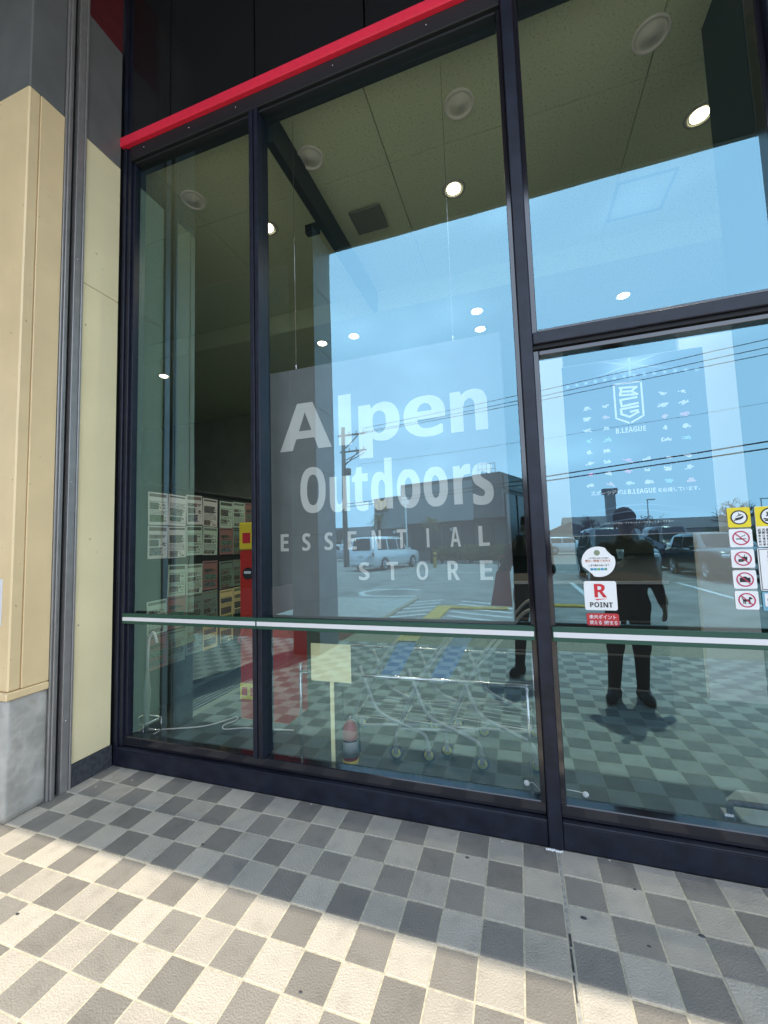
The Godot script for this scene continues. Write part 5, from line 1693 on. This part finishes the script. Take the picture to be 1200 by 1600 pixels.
func plants():
	var bark := grained(lin(0.07, 0.06, 0.05), 0.3, 96, 0.03, 1.0, 0.95)
	var olive := mat(lin(0.16, 0.15, 0.06), 0.8)
	var green := mat(lin(0.05, 0.085, 0.035), 0.8)
	for m in [olive, green]:
		m.backlight_enabled = true
		m.backlight = Color(0.2, 0.22, 0.08)
	var r := RandomNumberGenerator.new()
	r.seed = 9
	var trees := [[Vector3(20.5, 0, 47), 5.6, "wide bare tree above the parked wagon"], [Vector3(8.2, 0, 52), 4.4, "small bare tree left of the person's head"], [Vector3(15.0, 0, 56), 4.8, "bare tree behind the long low roof"], [Vector3(27.5, 0, 50), 5.0, "bare tree above the pictogram stickers"], [Vector3(30.5, 0, 42), 4.6, "bare tree at the far right edge of the car park"], [Vector3(-21.5, 0, 44), 4.5, "bare tree left of the restaurant"]]
	for t in trees:
		var o := thing("bare_tree", t[2], "tree", t[0] + Vector3(0, -0.02, 0), 0.0, "bare winter trees")
		var st := begin(true)
		put_tube(st, [Vector3.ZERO, Vector3(0.05, t[1] * 0.2, 0), Vector3(0, t[1] * 0.36, 0.03)], [0.2, 0.15, 0.12], 8)
		obj("trunk", done(st), bark, o)
		st = begin(true)
		for k in 6:
			var a := TAU * k / 6.0 + r.randf()
			branches(st, r, Vector3(0, t[1] * r.randf_range(0.24, 0.36), 0), Vector3(cos(a) * 0.7, 0.9, sin(a) * 0.7).normalized(), t[1] * 0.26, 0.085, 4)
		obj("crown", done(st), bark, o)
	# two small palms before the restaurant
	for k in 2:
		var o := thing("palm_tree", ["taller shaggy palm under the yellow arch sign", "shorter shaggy palm before the middle of the restaurant"][k], "palm tree", Vector3([-9.4, -5.5][k], -0.02, [25.2, 24.6][k]))
		var h: float = [3.1, 2.7][k]
		obj("trunk", tube_mesh([Vector3(0, 0, 0), Vector3(0.05, h * 0.5, 0), Vector3(0, h, 0)], [0.16, 0.12, 0.13], 8), bark, o)
		var st := begin()
		for f in 34:
			var a := r.randf() * TAU
			var up := r.randf_range(-0.7, 1.1)
			var d := Vector3(cos(a), up, sin(a)).normalized()
			var side := d.cross(Vector3.UP).normalized() * 0.10
			var len := r.randf_range(0.6, 1.0)
			var p0 := Vector3(0, h, 0)
			var p1 := p0 + d * len * 0.6
			var p2 := p0 + d * len + Vector3(0, -0.35, 0)
			quad(st, p0 - side * 0.3, p0 + side * 0.3, p1 + side, p1 - side)
			for q in 5:
				var tt := q / 5.0
				var c := p1.lerp(p2, tt)
				tri(st, c - side * 0.2, c + side * 0.2, c + side * (2.2 - tt) + (p2 - p1) * 0.4)
				tri(st, c + side * 0.2, c - side * 0.2, c - side * (2.2 - tt) + (p2 - p1) * 0.4)
		obj("crown", done(st), olive, o)
	# shrubs along the restaurant
	var bush_names := ["leftmost straw coloured shrub along the restaurant wall", "second shrub from the left along the restaurant wall", "middle shrub along the restaurant wall", "fourth shrub from the left along the restaurant wall", "rightmost shrub along the restaurant wall"]
	for k in 5:
		var o := thing("shrub", bush_names[k], "shrub", Vector3(-4.9 + k * 0.95, -0.02, 24.6 - k * 0.25), 0.0, "shrubs along the restaurant wall")
		obj("foliage", leaf_cloud(r, Vector3(0.62, 0.62, 0.6) * r.randf_range(0.8, 1.1), 700, 0.22), olive if k % 2 == 0 else green, o, Vector3(0, 0.62, 0))
		obj("stem", tube_mesh([Vector3.ZERO, Vector3(0.03, 0.6, 0)], [0.05, 0.03], 6), bark, o)
	for k in 4:
		var o := thing("hedge", "%s of four dark hedge blocks behind the parked cars" % ["leftmost", "second", "third", "rightmost"][k], "hedge", Vector3(17.0 + k * 4.2, -0.02, 40.0 + k), 0.0, "hedge behind the parked cars")
		obj("foliage", leaf_cloud(r, Vector3(2.6, 1.0, 1.2), 2600, 0.3), green, o, Vector3(0, 1.0, 0))
		obj("stem", tube_mesh([Vector3.ZERO, Vector3(0.03, 1.0, 0)], [0.08, 0.05], 6), bark, o)

func house(label: String, at: Vector3, size: Vector3, roof_h: float, turn: float, wall_c: Color, roof_c: Color):
	var h := thing("house", label, "house", at, turn, "low houses at the far side of the car park")
	box("wall", h, Vector3(0, size.y / 2, 0), size, mat(wall_c, 0.85), 0.01)
	var st := begin()
	var x := size.x / 2 + 0.4
	var z := size.z / 2 + 0.4
	var a := size.y + 0.01
	var b := a + roof_h
	quad(st, Vector3(-x, a, z), Vector3(x, a, z), Vector3(x, b, 0), Vector3(-x, b, 0))
	quad(st, Vector3(x, a, -z), Vector3(-x, a, -z), Vector3(-x, b, 0), Vector3(x, b, 0))
	tri(st, Vector3(x, a, z), Vector3(x, a, -z), Vector3(x, b, 0))
	tri(st, Vector3(-x, a, -z), Vector3(-x, a, z), Vector3(-x, b, 0))
	quad(st, Vector3(-x, a, -z), Vector3(x, a, -z), Vector3(x, a, z), Vector3(-x, a, z))
	obj("roof", done(st), mat(roof_c, 0.7), h)
	for k in 3:
		var w := box("window", h, Vector3((k - 1) * size.x * 0.3, size.y * 0.55, -size.z / 2 - 0.02), Vector3(size.x * 0.16, size.y * 0.35, 0.05), M.gasket, 0.005)
		box("sill", w, Vector3(0, -size.y * 0.19, -0.03), Vector3(size.x * 0.18, 0.06, 0.08), M.white, 0.005)
	for s in [-1, 1]:
		box("window", h, Vector3(s * (size.x / 2 + 0.02), size.y * 0.55, 0), Vector3(0.05, size.y * 0.35, size.z * 0.2), M.gasket, 0.005)

func far_houses():
	house("small gabled house behind the left white compact car", Vector3(7.0, -0.02, 62), Vector3(5, 2.0, 6), 1.5, PI / 2, lin(0.4, 0.38, 0.34), lin(0.09, 0.095, 0.10))
	house("dark roofed house in the gap left of the person", Vector3(11.5, -0.02, 70), Vector3(8, 2.4, 7), 2.2, 0.0, lin(0.36, 0.36, 0.34), lin(0.07, 0.08, 0.09))
	house("grey gabled house just left of the person's shoulder", Vector3(11.4, -0.02, 58), Vector3(5, 1.8, 6), 1.4, PI / 2, lin(0.42, 0.40, 0.36), lin(0.10, 0.105, 0.11))
	house("long low dark roofed building behind the hedge", Vector3(22, -0.02, 60), Vector3(22, 2.1, 8), 1.4, 0.04, lin(0.22, 0.22, 0.21), lin(0.05, 0.055, 0.06))
	house("pale house far off behind the silver car", Vector3(-24, -0.02, 60), Vector3(9, 2.6, 7), 1.6, 0.2, lin(0.45, 0.44, 0.42), lin(0.09, 0.09, 0.10))
	house("long grey roofed house left of the utility pole", Vector3(-38, -0.02, 66), Vector3(16, 2.6, 8), 1.8, 0.1, lin(0.40, 0.40, 0.38), lin(0.08, 0.085, 0.09))
	house("long house at the far right of the car park", Vector3(44, -0.02, 58), Vector3(18, 2.4, 8), 1.7, -0.1, lin(0.36, 0.36, 0.34), lin(0.07, 0.075, 0.08))

# ---------------------------------------------------------------- people

func flesh(bones: Array, cell: float, k: float) -> Mesh:
	# bones: [a, b, ra, rb, optional flattening in z]; joined by a smooth minimum and meshed as surface nets
	var lo := Vector3.INF
	var hi := -Vector3.INF
	for b in bones:
		for e in [[b[0], b[2]], [b[1], b[3]]]:
			lo = lo.min(e[0] - Vector3.ONE * e[1])
			hi = hi.max(e[0] + Vector3.ONE * e[1])
	lo -= Vector3.ONE * cell * 3
	hi += Vector3.ONE * cell * 3
	var n := Vector3i(((hi - lo) / cell).ceil()) + Vector3i.ONE
	var sy := n.x
	var sz := n.x * n.y
	var field := PackedFloat32Array()
	field.resize(n.x * n.y * n.z)
	field.fill(10.0)
	for b in bones:
		var a: Vector3 = b[0]
		var ab: Vector3 = b[1] - b[0]
		var len2 := maxf(ab.length_squared(), 1e-9)
		var ra: float = b[2]
		var rb: float = b[3]
		var flat: float = b[4] if b.size() > 4 else 1.0
		var m := maxf(ra, rb) + k + cell * 2
		var i0 := Vector3i(((a.min(b[1]) - Vector3.ONE * m - lo) / cell).floor()).clamp(Vector3i.ZERO, n - Vector3i.ONE)
		var i1 := Vector3i(((a.max(b[1]) + Vector3.ONE * m - lo) / cell).ceil()).clamp(Vector3i.ZERO, n - Vector3i.ONE)
		for z in range(i0.z, i1.z + 1):
			for y in range(i0.y, i1.y + 1):
				var at := y * sy + z * sz
				for x in range(i0.x, i1.x + 1):
					var p := lo + Vector3(x, y, z) * cell - a
					var t := clampf(p.dot(ab) / len2, 0.0, 1.0)
					var q := p - ab * t
					q.z /= flat
					var d := q.length() - lerpf(ra, rb, t)
					var o := field[at + x]
					var h := maxf(k - absf(d - o), 0.0) / k
					field[at + x] = minf(d, o) - h * h * k * 0.25
	var st := SurfaceTool.new()
	st.begin(Mesh.PRIMITIVE_TRIANGLES)
	st.set_smooth_group(0)
	var ids := {}
	var corners := [0, 1, sy, sy + 1, sz, sz + 1, sz + sy, sz + sy + 1]
	var offs := [Vector3(0, 0, 0), Vector3(1, 0, 0), Vector3(0, 1, 0), Vector3(1, 1, 0), Vector3(0, 0, 1), Vector3(1, 0, 1), Vector3(0, 1, 1), Vector3(1, 1, 1)]
	var edges := [[0, 1], [2, 3], [4, 5], [6, 7], [0, 2], [1, 3], [4, 6], [5, 7], [0, 4], [1, 5], [2, 6], [3, 7]]
	var count := 0
	for z in n.z - 1:
		for y in n.y - 1:
			var row := y * sy + z * sz
			for x in n.x - 1:
				var c := row + x
				var inside := 0
				for e in corners:
					if field[c + e] < 0.0:
						inside += 1
				if inside == 0 or inside == 8:
					continue
				var sum := Vector3.ZERO
				var cnt := 0
				for e in edges:
					var fa := field[c + corners[e[0]]]
					var fb := field[c + corners[e[1]]]
					if (fa < 0.0) != (fb < 0.0):
						sum += offs[e[0]].lerp(offs[e[1]], fa / (fa - fb))
						cnt += 1
				st.add_vertex(lo + (Vector3(x, y, z) + sum / cnt) * cell)
				ids[c] = count
				count += 1
	var face := func(a, b, c, d, flip):
		if a == null or b == null or c == null or d == null:
			return
		var o: Array = [a, b, c, a, c, d] if flip else [a, c, b, a, d, c]
		for v in o:
			st.add_index(v)
	for c in ids:
		var f0 := field[c] < 0.0
		if f0 != (field[c + 1] < 0.0):
			face.call(ids.get(c), ids.get(c - sy), ids.get(c - sy - sz), ids.get(c - sz), not f0)
		if f0 != (field[c + sy] < 0.0):
			face.call(ids.get(c), ids.get(c - sz), ids.get(c - sz - 1), ids.get(c - 1), not f0)
		if f0 != (field[c + sz] < 0.0):
			face.call(ids.get(c), ids.get(c - 1), ids.get(c - 1 - sy), ids.get(c - sy), not f0)
	st.generate_normals()
	return st.commit()

func hand_bones(wrist: Vector3, along: Vector3, palm: Vector3, thumb_side: Vector3, curl: float) -> Array:
	# a palm, four fingers of unequal length with two bends each, and a thumb from the side of the palm
	var out := []
	var knuckles := wrist + along * 0.085
	out.append([wrist, wrist + along * 0.03, 0.026, 0.030, 1.0])
	for k in 4:
		var s := (1.5 - k) * 0.0195
		out.append([wrist + along * 0.02 + thumb_side * s * 0.7, knuckles + thumb_side * s, 0.016, 0.0115])
	var lengths := [0.072, 0.080, 0.074, 0.058]
	for k in 4:
		var p := knuckles + thumb_side * (1.5 - k) * 0.0195
		var d := along
		for seg in 3:
			d = (d + palm * curl * [0.5, 0.9, 0.8][seg]).normalized()
			var q: Vector3 = p + d * lengths[k] * [0.45, 0.32, 0.25][seg]
			out.append([p, q, 0.0095 - seg * 0.0008, 0.0088 - seg * 0.0008])
			p = q
	var t0 := wrist + along * 0.025 + thumb_side * 0.028
	var t1 := t0 + (along * 0.6 + thumb_side * 0.7 + palm * 0.2).normalized() * 0.04
	var t2 := t1 + (along * 0.9 + thumb_side * 0.15 + palm * 0.5).normalized() * 0.032
	out.append([t0, t1, 0.014, 0.0105])
	out.append([t1, t2, 0.0105, 0.0085])
	return out

func person(label: String, at: Vector3, j: Dictionary) -> Node3D:
	# joints are given relative to the point between the feet; the figure looks towards -z
	var t := thing("person", label, "person", at, 0.0)
	var h: Vector3 = j.head
	var skin := mat(lin(0.30, 0.18, 0.12), 0.55)
	# body: head, neck, hands in one mesh
	var bones := []
	bones.append([h + Vector3(0, 0.045, 0.012), h + Vector3(0, 0.05, 0.03), 0.082, 0.088])
	bones.append([h + Vector3(0, -0.03, -0.012), h + Vector3(0, -0.085, -0.045), 0.064, 0.036])
	bones.append([h + Vector3(0, -0.10, 0.03), h + Vector3(0, -0.22, 0.045), 0.052, 0.060])
	bones.append([h + Vector3(0, 0.02, -0.082), h + Vector3(0, -0.025, -0.104), 0.008, 0.015])
	bones.append([h + Vector3(-0.025, -0.057, -0.076), h + Vector3(0.025, -0.057, -0.076), 0.009, 0.009])
	for s in [-1, 1]:
		bones.append([h + Vector3(0.082 * s, 0.015, 0.01), h + Vector3(0.086 * s, -0.02, 0.015), 0.014, 0.010])
		bones.append([h + Vector3(0.045 * s, -0.005, -0.055), h + Vector3(0.04 * s, -0.02, -0.055), 0.025, 0.02])
	var body := obj("body", flesh(bones, 0.0065, 0.018), skin, t)
	for s in [-1, 1]:
		obj("eye", lathe_mesh([Vector2(0, -0.009), Vector2(0.007, -0.006), Vector2(0.009, 0), Vector2(0.007, 0.006), Vector2(0, 0.009)], 10), M.black_ink, body, h + Vector3(0.03 * s, 0.012, -0.083))
	for a in j.hands:
		obj("hand", flesh(hand_bones(a[0], a[1].normalized(), a[2].normalized(), a[3].normalized(), a[4]), 0.0036, 0.007), skin, t)
	# cap or hair
	if j.has("cap"):
		obj("cap", flesh([[h + Vector3(0, 0.075, 0.02), h + Vector3(0, 0.085, 0.035), 0.095, 0.090], [h + Vector3(-0.05, 0.065, -0.075), h + Vector3(0.05, 0.065, -0.075), 0.014, 0.014, 1.0], [h + Vector3(-0.04, 0.058, -0.12), h + Vector3(0.04, 0.058, -0.12), 0.009, 0.009]], 0.007, 0.03), j.cap, t)
	if j.has("hair"):
		obj("hair", flesh([[h + Vector3(0, 0.07, 0.03), h + Vector3(0, 0.075, 0.04), 0.094, 0.092], [h + Vector3(0, 0.0, 0.06), h + Vector3(0, -0.08, 0.06), 0.08, 0.06], [h + Vector3(-0.05, 0.11, -0.04), h + Vector3(0.05, 0.11, -0.04), 0.04, 0.04]], 0.007, 0.03), j.hair, t)
	# jacket
	var c: Vector3 = j.chest
	var p: Vector3 = j.pelvis
	var jk := [[p + Vector3(-0.06, -0.05, 0), p + Vector3(0.06, -0.05, 0), 0.120, 0.120, 0.8], [p + Vector3(-0.055, 0.08, 0), p + Vector3(0.055, 0.08, 0), 0.115, 0.115, 0.8], [c + Vector3(-0.06, -0.12, 0), c + Vector3(0.06, -0.12, 0), 0.115, 0.115, 0.8], [c + Vector3(-0.075, 0.02, 0), c + Vector3(0.075, 0.02, 0), 0.115, 0.115, 0.78], [p, c, 0.12, 0.125, 0.8]]
	jk.append([c + Vector3(0, 0.12, 0.01), c + Vector3(0, 0.20, 0.015), 0.09, 0.072])
	for a in j.arms:
		jk.append([c + Vector3(0, 0.09, 0), a[0], 0.085, 0.066])
		jk.append([a[0], a[1], 0.062, 0.052])
		jk.append([a[1], a[2], 0.052, 0.040])
	if j.get("hood", false):
		jk.append([c + Vector3(-0.07, 0.17, 0.09), c + Vector3(0.07, 0.17, 0.09), 0.055, 0.055])
	obj("jacket", flesh(jk, 0.012, 0.04), j.jacket, t)
	# trousers
	var tr := [[p + Vector3(-0.07, -0.08, 0), p + Vector3(0.07, -0.08, 0), 0.105, 0.105, 0.85]]
	for l in j.legs:
		tr.append([l[0], l[1], 0.092, 0.066])
		tr.append([l[1], l[2], 0.066, 0.050])
	obj("trousers", flesh(tr, 0.014, 0.04), j.trousers, t)
	for l in j.legs:
		var f: Vector3 = l[2]
		var toe: Vector3 = l[3]
		var g := Vector3(f.x, 0.042, f.z)
		obj("shoe", flesh([[g + (g - toe) * 0.25, g, 0.040, 0.045], [g, g.lerp(toe, 0.75) + Vector3(0, -0.006, 0), 0.046, 0.040], [g.lerp(toe, 0.7) + Vector3(0, -0.008, 0), toe + Vector3(0, -0.012, 0), 0.040, 0.032], [f + Vector3(0, 0.03, 0), g, 0.048, 0.048]], 0.008, 0.03), j.shoes, t)
		obj("sole", flesh([[g + (g - toe) * 0.25 + Vector3(0, -0.032, 0), toe + Vector3(0, -0.032, 0), 0.012, 0.010], [g + (g - toe) * 0.2 + Vector3(0.025, -0.032, 0), toe.lerp(g, 0.2) + Vector3(0.02, -0.032, 0), 0.011, 0.011], [g + (g - toe) * 0.2 + Vector3(-0.025, -0.032, 0), toe.lerp(g, 0.2) + Vector3(-0.02, -0.032, 0), 0.011, 0.011]], 0.006, 0.02), M.tyre, t)
	return t

func build_people():
	var black_cloth := grained(lin(0.032, 0.032, 0.035), 0.3, 101, 0.05, 4.0, 0.9)
	var brown_cloth := grained(lin(0.04, 0.034, 0.028), 0.3, 102, 0.05, 4.0, 0.95)
	var boot := mat(lin(0.045, 0.030, 0.020), 0.7)
	var hair := mat(lin(0.008, 0.007, 0.006), 0.6)
	# the companion, standing before the right pane
	person("person in dark jacket and cap standing with one arm down, mirrored in the right pane", Vector3(0.90, 0.0, 1.93), {
		"head": Vector3(0.03, 1.53, 0.0), "chest": Vector3(0.02, 1.20, 0.02), "pelvis": Vector3(0.0, 0.90, 0.02), "cap": black_cloth, "jacket": black_cloth, "trousers": brown_cloth, "shoes": boot, "hood": true,
		"arms": [[Vector3(0.165, 1.33, 0.02), Vector3(0.225, 1.06, 0.03), Vector3(0.275, 0.85, 0.0)], [Vector3(-0.145, 1.33, 0.02), Vector3(-0.225, 1.09, 0.0), Vector3(-0.10, 1.17, -0.20)]],
		"hands": [[Vector3(0.275, 0.85, 0.0), Vector3(0.1, -1, -0.1), Vector3(-1, -0.1, 0), Vector3(0, 0, -1), 0.35], [Vector3(-0.10, 1.17, -0.20), Vector3(0.55, 0.75, -0.3), Vector3(0.6, -0.4, 0.3), Vector3(0, 0.2, -1), 0.7]],
		"legs": [[Vector3(-0.09, 0.82, 0.02), Vector3(-0.12, 0.46, 0.0), Vector3(-0.15, 0.09, 0.02), Vector3(-0.22, 0.042, -0.17)], [Vector3(0.09, 0.82, 0.02), Vector3(0.085, 0.46, 0.0), Vector3(0.08, 0.09, 0.03), Vector3(0.09, 0.042, -0.17)]],
	})
	var cup := thing("paper_cup", "small white cup held by the person mirrored in the right pane", "cup", Vector3(0.815, 1.25, 1.66))
	obj("cup", lathe_mesh([Vector2(0, 0), Vector2(0.022, 0), Vector2(0.028, 0.075), Vector2(0.026, 0.075), Vector2(0.02, 0.004), Vector2(0, 0.004)], 16), M.white, cup)
	# the photographer, mostly hidden behind the wide post
	person("person taking the photograph, in dark clothes, mirrored beside the wide post", Vector3(0.10, 0.0, 2.46), {
		"head": Vector3(0.02, 1.545, 0.02), "chest": Vector3(0.0, 1.21, 0.02), "pelvis": Vector3(-0.01, 0.90, 0.02), "hair": hair, "jacket": black_cloth, "trousers": black_cloth, "shoes": black_cloth,
		"arms": [[Vector3(0.18, 1.33, 0.02), Vector3(0.20, 1.10, -0.04), Vector3(-0.01, 1.33, -0.17)], [Vector3(-0.18, 1.33, 0.02), Vector3(-0.27, 1.10, -0.02), Vector3(-0.17, 1.33, -0.17)]],
		"hands": [[Vector3(-0.01, 1.33, -0.17), Vector3(-0.25, 0.9, -0.25), Vector3(-0.9, 0, -0.2), Vector3(-0.2, 0.1, 0.9), 0.35], [Vector3(-0.17, 1.33, -0.17), Vector3(0.2, 0.9, -0.25), Vector3(0.9, 0, -0.2), Vector3(0.2, 0.1, 0.9), 0.35]],
		"legs": [[Vector3(-0.09, 0.82, 0.02), Vector3(-0.13, 0.46, 0.0), Vector3(-0.16, 0.09, 0.0), Vector3(-0.24, 0.042, -0.16)], [Vector3(0.08, 0.82, 0.02), Vector3(0.09, 0.46, 0.0), Vector3(0.09, 0.09, 0.04), Vector3(0.10, 0.042, -0.16)]],
	})
	var ph := thing("phone", "dark smartphone held up by the person taking the photograph", "phone", Vector3(0.012, 1.410, 2.185))
	box("case", ph, Vector3.ZERO, Vector3(0.074, 0.150, 0.010), M.black, 0.004)
	box("camera_bump", ph, Vector3(-0.018, 0.05, -0.0065), Vector3(0.03, 0.03, 0.003), M.base_dark, 0.001)
	# a pinkish red tote bag hanging from the arm
	var bag := thing("tote_bag", "dull red tote bag hanging at the photographing person's side", "bag", Vector3(-0.20, 0.74, 2.33))
	var bag_m := grained(lin(0.70, 0.16, 0.18), 0.12, 105, 0.03, 3.0, 0.9)
	var st := begin()
	var lo := [Vector3(-0.12, 0.0, -0.05), Vector3(0.10, -0.01, -0.05), Vector3(0.10, -0.01, 0.05), Vector3(-0.12, 0.0, 0.05)]
	var hi := [Vector3(-0.05, 0.36, -0.012), Vector3(0.09, 0.36, -0.012), Vector3(0.09, 0.36, 0.02), Vector3(-0.05, 0.36, 0.02)]
	for k in 4:
		var l := (k + 1) % 4
		quad(st, lo[k], hi[k], hi[l], lo[l])
	quad(st, lo[0], lo[1], lo[2], lo[3])
	obj("sack", done(st), bag_m, bag)
	for z in [-0.014, 0.022]:
		obj("strap", tube_mesh(round_path([Vector3(-0.03, 0.35, z), Vector3(-0.02, 0.52, 0.06), Vector3(0.05, 0.52, 0.06), Vector3(0.07, 0.35, z)], 0.05), 0.006, 6), bag_m, bag)
